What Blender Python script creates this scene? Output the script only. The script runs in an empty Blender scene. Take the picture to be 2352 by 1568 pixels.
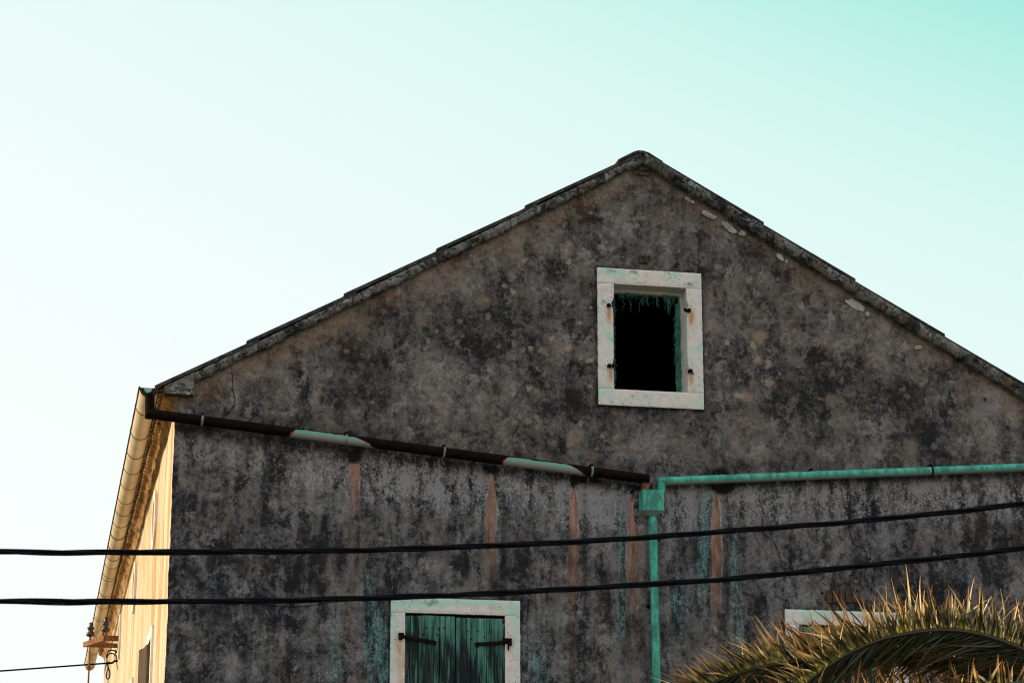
import bpy, bmesh, math, random
import numpy as np
from mathutils import Vector, Matrix, noise as mn
random.seed(7)
S = bpy.context.scene
C = S.collection
# ------------------------------------------------------------------ survey of the place (metres)
# world axes follow the house: x along the gable wall, y into the house, z up. Camera 22 m in front.
FL, HOR = 5300.0, 1420.0
TH = math.atan(HOR/FL)
YA = math.atan(1126/math.hypot(FL, HOR))
CAM = Vector((0, -22, 1.6))
FW = Vector((math.sin(YA)*math.cos(TH), math.cos(YA)*math.cos(TH), math.sin(TH)))
RT = Vector((math.cos(YA), -math.sin(YA), 0))
UP = RT.cross(FW)
def P(px, py, Y=0.0):                       # a sight line from the photo met with a wall plane y=Y
    d = RT*(px-1176)+UP*(784-py)+FW*FL
    return CAM+d*((Y-CAM.y)/d.y)
def PZ(px, py, z):
    d = RT*(px-1176)+UP*(784-py)+FW*FL
    return CAM+d*((z-CAM.z)/d.z)
M2 = 22/FL                                   # metres per survey unit on the gable wall

# ------------------------------------------------------------------ node helpers
class NT:
    def __init__(s, name, rough=0.9, spec=0.3):
        s.m = bpy.data.materials.new(name); s.m.use_nodes = True
        s.t = s.m.node_tree; s.b = s.t.nodes['Principled BSDF']
        s.b.inputs['Roughness'].default_value = rough
        s.b.inputs['Specular IOR Level'].default_value = spec
        s.co = s.n('ShaderNodeTexCoord').outputs['Object']
    def n(s, typ): return s.t.nodes.new(typ)
    def L(s, a, b):
        if hasattr(a, 'default_value') or isinstance(a, bpy.types.NodeSocket): s.t.links.new(a, b)
        else: b.default_value = a
    def mapv(s, scale=(1,1,1), loc=(0,0,0), v=None):
        k = s.n('ShaderNodeMapping'); s.L(v or s.co, k.inputs[0])
        k.inputs['Scale'].default_value = scale; k.inputs['Location'].default_value = loc
        return k.outputs[0]
    def noise(s, scale, detail=6, rough=.6, dist=0, v=None, lac=2):
        k = s.n('ShaderNodeTexNoise'); s.L(v or s.co, k.inputs['Vector'])
        k.inputs['Scale'].default_value = scale; k.inputs['Detail'].default_value = detail
        k.inputs['Roughness'].default_value = rough; k.inputs['Distortion'].default_value = dist
        k.inputs['Lacunarity'].default_value = lac
        return k.outputs['Fac']
    def voro(s, scale, v=None, feat='F1'):
        k = s.n('ShaderNodeTexVoronoi'); k.feature = feat; s.L(v or s.co, k.inputs['Vector'])
        k.inputs['Scale'].default_value = scale
        return k.outputs['Distance'], k.outputs.get('Color')
    def ramp(s, f, a, b, lo=0.0, hi=1.0):
        k = s.n('ShaderNodeMapRange'); k.interpolation_type = 'SMOOTHSTEP'; k.clamp = True
        s.L(f, k.inputs[0]); k.inputs[1].default_value = a; k.inputs[2].default_value = b
        k.inputs[3].default_value = lo; k.inputs[4].default_value = hi
        return k.outputs[0]
    def math(s, op, a, b=0.0, clamp=False):
        k = s.n('ShaderNodeMath'); k.operation = op; k.use_clamp = clamp
        s.L(a, k.inputs[0]); s.L(b, k.inputs[1]); return k.outputs[0]
    def mix(s, f, a, b, mode='MIX'):
        k = s.n('ShaderNodeMix'); k.data_type = 'RGBA'; k.blend_type = mode; k.clamp_factor = True
        s.L(f, k.inputs[0])
        for v, i in ((a, 6), (b, 7)):
            s.L((*v, 1) if isinstance(v, tuple) else v, k.inputs[i])
        return k.outputs[2]
    def attr(s, name):
        k = s.n('ShaderNodeAttribute'); k.attribute_name = name; return k.outputs['Fac']
    def bump(s, h, strength=.4, dist=.01):
        k = s.n('ShaderNodeBump'); k.inputs['Strength'].default_value = strength
        k.inputs['Distance'].default_value = dist; s.L(h, k.inputs['Height'])
        s.L(k.outputs[0], s.b.inputs['Normal'])
    def col(s, c):
        s.L((*c, 1) if isinstance(c, tuple) else c, s.b.inputs['Base Color']); return s.m

def mat_plaster():
    k = NT('weathered_dark_plaster', .95, .08)
    # small-scale wobble so that every stain edge is ragged
    nz = k.n('ShaderNodeTexNoise'); nz.inputs['Scale'].default_value = 7; nz.inputs['Detail'].default_value = 5; nz.inputs['Roughness'].default_value = .7
    k.L(k.co, nz.inputs['Vector'])
    sb = k.n('ShaderNodeVectorMath'); sb.operation = 'SUBTRACT'; k.L(nz.outputs['Color'], sb.inputs[0]); sb.inputs[1].default_value = (.5,.5,.5)
    sc = k.n('ShaderNodeVectorMath'); sc.operation = 'SCALE'; sc.inputs['Scale'].default_value = .17; k.L(sb.outputs[0], sc.inputs[0])
    wb = k.n('ShaderNodeVectorMath'); wb.operation = 'ADD'; k.L(k.co, wb.inputs[0]); k.L(sc.outputs[0], wb.inputs[1]); W_ = wb.outputs[0]
    big = k.noise(1.5, 12, .60, 0, k.mapv((1,1,.8), (0,0,0), W_))
    mid = k.noise(4.3, 12, .66, 0, k.mapv((1,1,.78), (4,0,7), W_))
    hf = k.noise(19, 8, .74, 0)
    grit = k.noise(70, 4, .8)
    grit2 = k.noise(42, 3, .7, 0, k.mapv((1,1,1),(9,9,9)))
    strk = k.noise(6.5, 8, .66, 0, k.mapv((1, 1, .13), (0,0,0), W_))
    strk2 = k.noise(22, 6, .7, 0, k.mapv((1, 1, .10), (2,0,5)))
    c5 = lambda s_: k.math('SUBTRACT', s_, .5)
    A = lambda a, b: k.math('ADD', a, b)
    X = lambda a, b: k.math('MULTIPLY', a, b)
    lowz = k.attr('low')
    m = A(X(c5(big), .62), X(c5(mid), .95))
    m = A(m, X(c5(hf), .62)); m = A(m, X(c5(grit), .36)); m = A(m, X(k.math('SUBTRACT', 1.0, lowz), .022))
    m = A(m, X(c5(strk), A(X(lowz, .70), .22))); m = A(m, X(c5(strk2), A(X(lowz, .22), .10)))
    m = A(m, X(k.attr('tone'), .115))
    base = k.mix(k.ramp(m, -.15, .13), (.0150,.0158,.0185), (.114,.107,.101))
    base = k.mix(X(k.ramp(m, .08, .25), .8), base, (.225,.205,.200))
    fl = A(A(X(c5(k.noise(7.5, 12, .74, 0, k.mapv((1,1,.85),(17,0,1), W_))), 1.0), X(c5(hf), .35)), X(c5(big), .5))
    base = k.mix(X(k.ramp(fl, .03, .15), .72), base, (.245,.226,.212))
    fd = A(X(c5(k.noise(10, 9, .70, 0, k.mapv((1,1,.8),(1,0,41), W_))), 1.0), X(c5(hf), .4))
    base = k.mix(X(k.ramp(fd, .01, .17), .62), base, (.019,.020,.024))
    wv_ = k.math('ABSOLUTE', c5(k.noise(3.4, 9, .66, 0, k.mapv((1,1,.9),(31,0,5), W_))))
    wm = X(k.ramp(wv_, .045, .0), k.ramp(k.noise(1.6, 4, .5, 0, k.mapv((1,1,1),(5,0,50))), .44, .58))
    base = k.mix(X(wm, .50), base, (.205,.190,.192))
    # warm and cool drift
    br = k.ramp(k.noise(1.9, 10, .66, 0, k.mapv((1,1,.7),(11,0,3), W_)), .45, .60)
    base = k.mix(X(br, .36), base, k.mix(k.ramp(m, -.12, .12), (.026,.021,.018), (.125,.097,.080)))
    br2 = k.ramp(k.noise(6.0, 9, .7, 0, k.mapv((1,1,.7),(2,0,9), W_)), .53, .64)
    base = k.mix(X(br2, .42), base, k.mix(k.ramp(m, -.12, .12), (.050,.036,.028), (.19,.140,.110)))
    co_ = k.ramp(k.noise(3.1, 9, .7, 0, k.mapv((1,1,.6),(22,0,19), W_)), .54, .66)
    base = k.mix(X(co_, .4), base, k.mix(k.ramp(m, -.12, .14), (.022,.026,.030), (.120,.126,.135)))
    # rounded lichen spots
    for scl, r0, amt, colr, key in ((3.3, .26, .75, (.240,.178,.138), 'spot'), (7.5, .26, .8, (.29,.225,.18), 'spot'), (5, .13, .7, (.30,.27,.25), 'spot')):
        mp = k.mapv((1,.0,1), (scl*3.3, 0, scl), W_)
        d, cc = k.voro(scl, mp)
        sep = k.n('ShaderNodeSeparateColor'); k.L(cc, sep.inputs[0])
        pick = k.math('GREATER_THAN', sep.outputs[0], .45)
        dd = A(d, A(X(c5(hf), .55), X(c5(grit), .2)))
        sz = X(sep.outputs[1], r0)
        sm = X(X(k.ramp(k.math('SUBTRACT', dd, sz), .07, -.06), pick), k.math('MINIMUM', k.attr(key), 1.0))
        base = k.mix(X(sm, amt), base, colr)
    # light lime bloom under the pipes, powdery
    lb = A(A(X(c5(strk), .6), X(c5(k.noise(11, 10, .78, 0, k.mapv((1,1,.6)))), 1.0)), X(c5(grit2), .55))
    lb = X(k.ramp(A(lb, X(k.attr('bloom'), .10)), .02, .18), k.ramp(k.attr('bloom'), .05, .6))
    base = k.mix(X(lb, .70), base, (.29,.275,.272))
    # grime and damp, plus shade painted along verge, pipes and frames
    dk = X(k.attr('soot_shade'), k.ramp(k.noise(9, 9, .74, 0, k.mapv((1,1,.5),(3,0,1))), .36, .54))
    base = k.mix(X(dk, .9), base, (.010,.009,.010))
    # teal algae: powdery, in vertical runs
    tn = A(A(X(c5(k.noise(15, 10, .80, 0, k.mapv((1,1,.55),(1,0,1)))), 1.2), X(c5(strk2), .8)), X(c5(grit2), .35))
    tm = k.ramp(A(tn, X(k.math('MINIMUM', k.attr('teal'), 1.4), .20)), .06, .40)
    tm = X(tm, k.ramp(k.attr('teal'), .03, .5))
    base = k.mix(X(tm, .74), base, k.mix(k.ramp(grit2, .30, .70), (.050,.125,.112), (.155,.29,.265)))
    tdk = X(k.ramp(k.attr('teal'), .15, .9), k.ramp(tn, .02, -.10))
    base = k.mix(X(tdk, .5), base, (.010,.022,.022))
    # warm ochre bare plaster under the verge
    rk = X(k.math('MINIMUM', k.attr('warm'), 1.0), k.ramp(k.noise(5, 9, .72, 0, W_), .36, .6))
    base = k.mix(X(rk, .62), base, k.mix(k.ramp(m, -.15, .15), (.095,.055,.032), (.21,.135,.083)))
    # washed-out orange runs
    rs = A(k.attr('run'), A(X(c5(k.noise(16, 8, .74, 0, k.mapv((1,1,.30)))), .85), X(c5(grit), .35)))
    rt = k.attr('runtop')
    edge = X(k.ramp(rs, .36, .44), k.ramp(rs, .58, .48))
    base = k.mix(X(X(edge, rt), X(k.ramp(k.noise(5,4,.6,0,k.mapv((1,1,.6),(7,0,2))), .42, .58), .75)), base, (.42,.39,.36))
    runc = k.mix(k.ramp(k.noise(13, 8, .74, 0, k.mapv((1,1,.22),(0,0,2))), .36, .66), (.15,.082,.052), (.38,.215,.145))
    rq = X(k.ramp(rs, .38, .66), A(X(rt, .80), .14))
    rq = X(rq, k.ramp(A(k.noise(5, 9, .76, 0, k.mapv((2,1,.5),(4,0,4))), X(rt, .26)), .42, .60))
    base = k.mix(rq, base, runc)
    base = k.mix(X(k.ramp(A(k.attr('runhead'), X(c5(k.noise(12, 8, .75)), 2.2)), .35, .75), .9), base, (.014,.011,.009))
    # specks
    d, cc = k.voro(42, k.mapv((1,0,1)))
    sep = k.n('ShaderNodeSeparateColor'); k.L(cc, sep.inputs[0])
    sp = X(k.ramp(d, .26, .1), k.math('GREATER_THAN', sep.outputs[0], .965))
    base = k.mix(X(sp, .5), base, (.34,.33,.32))
    sp2 = X(k.ramp(d, .30, .12), k.math('LESS_THAN', sep.outputs[0], .03))
    base = k.mix(X(sp2, .8), base, (.008,.008,.008))
    base = k.mix(X(lowz, .8), base, (.90,.97,1.07), 'MULTIPLY')
    g2 = A(.22, X(A(k.noise(95, 3, .9), grit2), .78))
    base = k.mix(1.0, base, g2, 'MULTIPLY')
    k.bump(A(A(X(hf, .9), X(grit, .6)), X(k.math('MINIMUM', rs, .6), -.10)), .6, .02)
    return k.col(base)

def mat_cream():
    k = NT('sunlit_cream_plaster', .9, .15)
    st = k.noise(1.6, 8, .68, .3, k.mapv((1, 1.2, .22)))
    st2 = k.noise(6, 6, .7, .2, k.mapv((1, 1, .12), (3,2,1)))
    b = k.mix(k.ramp(st, .44, .60), (.62,.53,.41), (.44,.29,.15))
    b = k.mix(k.math('MULTIPLY', k.ramp(st2, .54, .64), .75), b, (.36,.20,.085))
    b = k.mix(k.math('MULTIPLY', k.ramp(k.noise(11,5,.7,0,k.mapv((1,.8,.15),(8,8,8))), .62,.7), .6), b, (.09,.05,.025))
    b = k.mix(k.math('MULTIPLY', k.ramp(st2, .42, .3), .5), b, (.74,.68,.58))
    k.bump(k.noise(30, 6, .7), .4, .012)
    return k.col(b)

def mat_cornice():
    k = NT('stained_cornice_plaster', .92, .15)
    n = k.noise(3.4, 8, .72, 1.6, k.mapv((1, .5, 1)))
    b = k.mix(k.ramp(n, .4, .6), (.46,.28,.12), (.20,.11,.05))
    b = k.mix(k.ramp(k.noise(5, 7, .7, 2.5, k.mapv((1,.45,1),(4,4,4))), .56, .64), b, (.045,.028,.018))
    k.bump(k.noise(14, 6, .7), .6, .02)
    return k.col(b)

def mat_stone():
    k = NT('pitted_white_limestone', .85, .25)
    big = k.noise(3.2, 6, .6, .4)
    b = k.mix(k.ramp(big, .38, .66), (.63,.565,.53), (.56,.57,.54))
    b = k.mix(k.math('MULTIPLY', k.ramp(k.noise(14, 8, .8), .45, .66), .55), b, (.37,.34,.32))
    tn = k.math('ADD', k.noise(7, 7, .72, .3, k.mapv((1,1,.7),(5,1,2))), k.math('MULTIPLY', k.attr('teal'), .34))
    b = k.mix(k.math('MULTIPLY', k.ramp(tn, .47, .78), .66), b, (.30,.56,.48))
    gn = k.math('ADD', k.noise(26, 8, .8), k.math('MULTIPLY', k.attr('soot_shade'), .22))
    b = k.mix(k.math('MULTIPLY', k.ramp(gn, .56, .74), .75), b, (.12,.13,.13))
    rn = k.math('MULTIPLY', k.attr('rust'), k.ramp(k.noise(18, 5, .7, 0, k.mapv((1,1,.25))), .25, .6))
    b = k.mix(k.math('MULTIPLY', rn, .9), b, (.42,.20,.07))
    d, cc = k.voro(44, k.mapv((1,1,.8)))
    sep = k.n('ShaderNodeSeparateColor'); k.L(cc, sep.inputs[0])
    cl = k.ramp(k.noise(5, 3, .5), .45, .62)
    sp = k.math('MULTIPLY', k.ramp(d, .30, .16), k.math('GREATER_THAN', k.math('ADD', sep.outputs[0], k.math('MULTIPLY', cl, .22)), .93))
    b = k.mix(k.math('MULTIPLY', sp, .85), b, (.05,.06,.055))
    k.bump(k.math('SUBTRACT', k.noise(40, 5, .7), k.math('MULTIPLY', sp, .7)), .35, .008)
    return k.col(b)

def mat_simple(name, c1, c2, scale=8, rough=.8, stretch=(1,1,1), lo=.4, hi=.62, spec=.3, c3=None, c3r=(.6,.7), bump=.3, metal=0):
    k = NT(name, rough, spec)
    v = k.mapv(stretch)
    b = k.mix(k.ramp(k.noise(scale, 7, .68, .3, v), lo, hi), c1, c2)
    if c3: b = k.mix(k.ramp(k.noise(scale*2.3, 7, .72, .3, k.mapv(stretch,(3,7,1))), *c3r), b, c3)
    k.bump(k.noise(scale*5, 5, .7, 0, v), bump, .008)
    k.b.inputs['Metallic'].default_value = metal
    return k.col(b)

def mat_band():
    k = NT('lichened_verge_plaster', .95, .12)
    n = k.noise(5, 9, .75, .4)
    b = k.mix(k.ramp(n, .36, .64), (.022,.022,.022), (.20,.19,.175))
    b = k.mix(k.math('MULTIPLY', k.ramp(k.noise(9, 8, .75, .5, k.mapv((1,1,1),(6,6,6))), .53, .66), .85), b, (.30,.36,.335))
    b = k.mix(k.math('MULTIPLY', k.ramp(k.noise(2.2, 6, .6, .2, k.mapv((1,1,1),(1,6,9))), .58, .70), .8), b, (.15,.08,.042))
    w = k.math('ABSOLUTE', k.math('SUBTRACT', k.noise(6, 6, .6, 1.2, k.mapv((1,1,1),(9,2,4))), .5))
    cr = k.ramp(w, .022, .006)
    b = k.mix(k.math('MULTIPLY', cr, .85), b, (.006,.006,.006))
    k.bump(k.math('SUBTRACT', k.noise(16, 8, .75), k.math('MULTIPLY', cr, .5)), .8, .03)
    return k.col(b)

def mat_pipe_rust():
    k = NT('rusted_painted_pipe', .85, .06)
    n = k.noise(16, 7, .7, .3)
    f = k.math('ADD', k.attr('paint'), k.math('ADD', k.math('MULTIPLY', k.math('SUBTRACT', n, .5), .8), k.math('MULTIPLY', k.math('SUBTRACT', k.noise(5, 5, .65, 0, k.mapv((1,1,1),(2,2,2))), .5), .8)))
    rust = k.mix(k.ramp(k.noise(20, 6, .7), .4, .7), (.0035,.0022,.0020), (.013,.0055,.0042))
    rust = k.mix(k.math('MULTIPLY', k.attr('rusty'), k.ramp(n, .3, .6)), rust, (.22,.095,.045))
    g = k.n('ShaderNodeNewGeometry'); sp = k.n('ShaderNodeSeparateXYZ'); k.L(g.outputs['Normal'], sp.inputs[0])
    up = k.math('ADD', sp.outputs[2], k.math('MULTIPLY', k.math('SUBTRACT', k.noise(30, 6, .8, 0, k.mapv((1,1,.3),(5,5,5))), .5), 1.6))
    pnt = k.mix(k.ramp(up, -.35, .35), (.25,.26,.24), (.09,.30,.24))
    pnt = k.mix(k.math('MULTIPLY', k.ramp(k.noise(38, 7, .8, 0, k.mapv((1,1,1),(3,8,2))), .52, .66), .6), pnt, (.12,.07,.045))
    b = k.mix(k.ramp(f, .40, .47), rust, (.16,.055,.022))
    b = k.mix(k.ramp(f, .48, .62), b, pnt)

    k.bump(n, .4, .006)
    return k.col(b)

def mat_pipe_green():
    k = NT('turquoise_painted_pipe', .6, .35)
    n = k.noise(14, 7, .72, .2, k.mapv((1,1,.35)))
    b = k.mix(k.ramp(n, .40, .60), (.050,.37,.270), (.020,.17,.13))
    # grime where rain hangs under the tube
    g = k.n('ShaderNodeNewGeometry'); sp = k.n('ShaderNodeSeparateXYZ'); k.L(g.outputs['Normal'], sp.inputs[0])
    gr = k.ramp(k.math('ADD', sp.outputs[2], k.math('MULTIPLY', k.math('SUBTRACT', n, .5), .6)), -.1, -.75)
    b = k.mix(k.math('MULTIPLY', gr, .8), b, (.20,.215,.20))
    b = k.mix(k.math('MULTIPLY', k.ramp(k.noise(40, 6, .8), .6, .7), .6), b, (.32,.50,.43))
    b = k.mix(k.math('MULTIPLY', k.ramp(k.noise(9, 6, .7, .2, k.mapv((1,1,.5),(7,7,7))), .62, .72), .5), b, (.03,.06,.05))
    k.bump(n, .25, .005)
    return k.col(b)

def mat_wood():
    k = NT('worn_green_shutter_wood', .8, .2)
    g = k.noise(26, 7, .72, .5, k.mapv((1, 1, .045)))
    g2 = k.noise(60, 4, .6, .2, k.mapv((1, 1, .03), (3,3,3)))
    z = k.attr('fade')
    f = k.math('ADD', k.math('MULTIPLY', g, .75), k.math('MULTIPLY', g2, .25))
    f = k.math('SUBTRACT', f, k.math('MULTIPLY', z, .13)); f = k.math('ADD', f, k.math('MULTIPLY', k.math('SUBTRACT', k.noise(5, 4, .6, .3, k.mapv((1,1,.25),(6,6,6))), .5), .45))
    b = k.mix(k.ramp(f, .38, .56), (.005,.011,.011), (.055,.180,.142))
    b = k.mix(k.math('MULTIPLY', k.ramp(f, .53, .66), .8), b, (.16,.33,.275))
    b = k.mix(k.math('MULTIPLY', k.ramp(k.noise(18, 6, .7, .4, k.mapv((1,1,.07),(8,1,5))), .56, .68), .4), b, (.10,.095,.085))
    # knots
    d, cc = k.voro(4.5, k.mapv((1.2, 0, .55)))
    sep = k.n('ShaderNodeSeparateColor'); k.L(cc, sep.inputs[0])
    pk = k.math('GREATER_THAN', sep.outputs[0], .62)
    b = k.mix(k.math('MULTIPLY', k.ramp(d, .16, .10), pk), b, (.10,.14,.12))
    b = k.mix(k.math('MULTIPLY', k.ramp(d, .10, .05), pk), b, (.012,.012,.011))
    k.bump(f, .7, .012)
    return k.col(b)

def mat_leaf():
    k = NT('palm_leaflet', .42, .5)
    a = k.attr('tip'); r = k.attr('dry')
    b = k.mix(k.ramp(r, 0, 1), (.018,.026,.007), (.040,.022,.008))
    L_ = k.attr('lit_row'); v_ = k.attr('bright')  # sunlit and shaded leaflets painted into the colour, upper row lit
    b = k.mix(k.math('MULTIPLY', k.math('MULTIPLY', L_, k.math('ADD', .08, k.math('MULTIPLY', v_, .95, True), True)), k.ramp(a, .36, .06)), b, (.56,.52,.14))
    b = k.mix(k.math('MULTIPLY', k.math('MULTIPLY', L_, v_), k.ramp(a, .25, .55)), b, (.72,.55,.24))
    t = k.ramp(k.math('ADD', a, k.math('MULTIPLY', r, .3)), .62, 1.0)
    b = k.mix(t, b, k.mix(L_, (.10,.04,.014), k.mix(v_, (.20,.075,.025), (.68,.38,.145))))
    k.col(b)
    tr = k.n('ShaderNodeBsdfTranslucent'); k.L(b, tr.inputs[0])
    mx = k.n('ShaderNodeMixShader'); mx.inputs[0].default_value = .12
    k.L(k.b.outputs[0], mx.inputs[1]); k.L(tr.outputs[0], mx.inputs[2])
    out = k.t.nodes['Material Output']; k.L(mx.outputs[0], out.inputs[0])
    return k.m

PL, CR, CO, ST, BA = mat_plaster(), mat_cream(), mat_cornice(), mat_stone(), mat_band()
PR, PG, WD, LF = mat_pipe_rust(), mat_pipe_green(), mat_wood(), mat_leaf()
SHEET = mat_simple('grey_fibre_cement', (.020,.020,.022), (.065,.062,.064), 9, .9, c3=(.035,.085,.075), c3r=(.56,.72), spec=.15)
GUT = mat_simple('cream_painted_gutter', (.62,.54,.40), (.50,.41,.27), 3, .5, (1,.6,1), c3=(.42,.17,.04), c3r=(.62,.70), spec=.4)
GRUST = mat_simple('rusted_gutter_iron', (.010,.006,.006), (.035,.015,.010), 14, .8)
BRICK = mat_simple('old_brick', (.075,.040,.027), (.040,.026,.021), 16, .95, c3=(.11,.07,.05))
MORT = mat_simple('dark_mortar', (.012,.010,.009), (.035,.029,.025), 14, .95)
CHIP = mat_simple('bare_lime_chip', (.34,.335,.34), (.20,.195,.195), 12, .95, bump=.6)
CRACK = mat_simple('crack_shadow', (.006,.005,.005), (.014,.012,.010), 8, 1, spec=.0)
IRON = mat_simple('black_wrought_iron', (.004,.003,.003), (.011,.006,.005), 30, .85, spec=.06, c3=(.025,.010,.006), c3r=(.58,.7))
RUSTY = mat_simple('orange_rusted_steel', (.16,.062,.022), (.30,.14,.055), 18, .85, c3=(.035,.016,.010), c3r=(.54,.62))
CABLE = mat_simple('black_cable_sheath', (.0025,.0028,.004), (.005,.0055,.008), 20, .8, spec=.06)
CERAM = mat_simple('dark_glazed_ceramic', (.020,.012,.014), (.035,.022,.022), 8, .25, spec=.5)
BROWNW = mat_simple('grey_brown_old_wood', (.10,.065,.04), (.03,.02,.013), 20, .9, (1,1,.07))
NET = mat_simple('faded_green_netting', (.065,.24,.19), (.03,.11,.09), 20, .85)
GLASSD = mat_simple('dusty_dark_pane', (.42,.36,.32), (.55,.48,.42), 6, .4)
INNER = mat_simple('raw_inner_plaster', (.10,.09,.08), (.06,.055,.05), 5, .95)
PATCH = mat_simple('pale_turquoise_paint', (.16,.34,.30), (.30,.42,.38), 12, .7)
CLAMPM = mat_simple('worn_clamp_paint', (.24,.27,.245), (.08,.19,.16), 40, .85, c3=(.05,.022,.014), c3r=(.50,.62), spec=.08)
GROUND = mat_simple('dry_ground', (.13,.11,.08), (.08,.085,.045), .6, .95)
BARK = mat_simple('palm_bark', (.07,.045,.028), (.03,.02,.013), 12, .95, (1,1,2), bump=1)
TEND = mat_simple('orange_sheet_edge', (.36,.16,.07), (.25,.12,.06), 12, .9)
SOFF = mat_simple('shaded_roof_underside', (.05,.03,.018), (.02,.013,.009), 10, .95)

# ------------------------------------------------------------------ object helpers
def link(name, me, mats, parent=None, smooth=False):
    o = bpy.data.objects.new(name, me); C.objects.link(o)
    for m in (mats if isinstance(mats, (list, tuple)) else [mats]): me.materials.append(m)
    if smooth:
        for p in me.polygons: p.use_smooth = True
    if parent: o.parent = parent
    return o
def from_bm(name, bm, mats, parent=None, smooth=False, recalc=True):
    if recalc: bmesh.ops.recalc_face_normals(bm, faces=bm.faces)
    me = bpy.data.meshes.new(name); bm.to_mesh(me); bm.free()
    return link(name, me, mats, parent, smooth)
def tag(o, label=None, cat=None, group=None, kind=None):
    for a, b in (('label', label), ('category', cat), ('group', group), ('kind', kind)):
        if b: o[a] = b
    return o
def empty(name, loc=(0,0,0), parent=None):
    o = bpy.data.objects.new(name, None); C.objects.link(o); o.location = loc
    o.empty_display_size = .2
    if parent: o.parent = parent
    return o
def wob(p, s=6.0, a=.004, seed=0):
    return mn.noise(Vector((p[0]*s+seed, p[1]*s, p[2]*s)))*a
def box(bm, a, b, mi=0, jig=0):
    vs = []
    for x in (a[0], b[0]):
        for y in (a[1], b[1]):
            for z in (a[2], b[2]):
                vs.append(bm.verts.new((x+random.uniform(-jig,jig), y+random.uniform(-jig,jig)*.3, z+random.uniform(-jig,jig))))
    for f in ((0,1,3,2),(4,6,7,5),(0,4,5,1),(2,3,7,6),(0,2,6,4),(1,5,7,3)):
        bm.faces.new([vs[i] for i in f]).material_index = mi
    return vs
def gridbox(bm, x0, x1, z0, z1, y0, y1, step=.02, fx0=None, fx1=None, rough=.003, mi=0):
    """a stone block: gridded front face at y0, sides back to y1; fx0/fx1 reshape the side edges by height"""
    nx = max(2, int((x1-x0)/step)); nz = max(2, int((z1-z0)/step))
    G = []
    for j in range(nz+1):
        z = z0+(z1-z0)*j/nz; row = []
        a = x0+(fx0(z) if fx0 else 0); b = x1+(fx1(z) if fx1 else 0)
        for i in range(nx+1):
            x = a+(b-a)*i/nx
            e = wob((x,y0,z), 14, rough)
            edge = i in (0, nx) or j in (0, nz)
            row.append(bm.verts.new((x+(wob((x,7,z),18,rough*1.6) if i in (0,nx) else 0), y0+abs(e)+(.004 if edge else 0), z+(wob((x,3,z),18,rough*1.2) if j in (0,nz) else 0))))
        G.append(row)
    for j in range(nz):
        for i in range(nx):
            bm.faces.new((G[j][i],G[j][i+1],G[j+1][i+1],G[j+1][i])).material_index = mi
    ring = [G[0][i] for i in range(nx)]+[G[j][nx] for j in range(nz)]+[G[nz][i] for i in range(nx,0,-1)]+[G[j][0] for j in range(nz,0,-1)]
    back = [bm.verts.new((v.co.x, y1, v.co.z)) for v in ring]
    n = len(ring)
    for i in range(n):
        bm.faces.new((ring[i], back[i], back[(i+1)%n], ring[(i+1)%n])).material_index = mi
def tube(bm, pts, r, seg=12, cap=True, mi=0, half=None):
    pts = [Vector(p) for p in pts]; rs = r if isinstance(r, (list, tuple)) else [r]*len(pts)
    rings = []; prev = None
    for i, p in enumerate(pts):
        t = (pts[min(i+1,len(pts)-1)]-pts[max(i-1,0)]).normalized()
        if prev is None:
            u = t.cross(Vector((0,0,1)));  u = u if u.length > 1e-3 else t.cross(Vector((0,1,0)))
        else: u = prev-t*prev.dot(t)
        u.normalize(); prev = u; w = t.cross(u)
        rings.append([bm.verts.new(p+(u*math.cos(2*math.pi*k/seg)+w*math.sin(2*math.pi*k/seg))*rs[i]) for k in range(seg)])
    for a, b in zip(rings, rings[1:]):
        for k in range(seg):
            bm.faces.new((a[k],a[(k+1)%seg],b[(k+1)%seg],b[k])).material_index = mi
    if cap and seg > 2:
        bm.faces.new(rings[0][::-1]).material_index = mi; bm.faces.new(rings[-1]).material_index = mi
    return rings
def lerp_path(pts, step):
    out = []
    for a, b in zip(pts, pts[1:]):
        a, b = Vector(a), Vector(b); n = max(1, int((b-a).length/step))
        out += [a.lerp(b, i/n) for i in range(n)]
    return out+[Vector(pts[-1])]
def crom(pts, n=8):
    pts = [Vector(p) for p in pts]; q = [pts[0]*2-pts[1]]+pts+[pts[-1]*2-pts[-2]]; out = []
    for i in range(1, len(q)-2):
        for k in range(n):
            t = k/n; a,b,c,d = q[i-1:i+3]
            out.append(.5*((2*b)+(c-a)*t+(2*a-5*b+4*c-d)*t*t+(3*b-a-3*c+d)*t**3))
    return out+[pts[-1]]
def paint(o, name, fn):
    me = o.data; n = len(me.vertices); co = np.empty(n*3, 'f'); me.vertices.foreach_get('co', co); co = co.reshape(-1,3)
    v = np.clip(fn(co[:,0], co[:,1], co[:,2]), 0 if name != 'tone' else -2, 2).astype('f')
    a = me.attributes.new(name, 'FLOAT', 'POINT'); a.data.foreach_set('value', v)
def blobs(lst, Y=0.0):
    L = []
    for px, py, rx, ry, amp in lst:
        p = P(px, py, Y); L.append((p.x, p.z, rx*M2, ry*M2*1.02, amp))
    def fn(x, y, z):
        t = np.zeros_like(x)
        for cx, cz, rx, rz, am in L: t += am*np.exp(-(((x-cx)/rx)**2+((z-cz)/rz)**2))
        return t
    return fn

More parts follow.
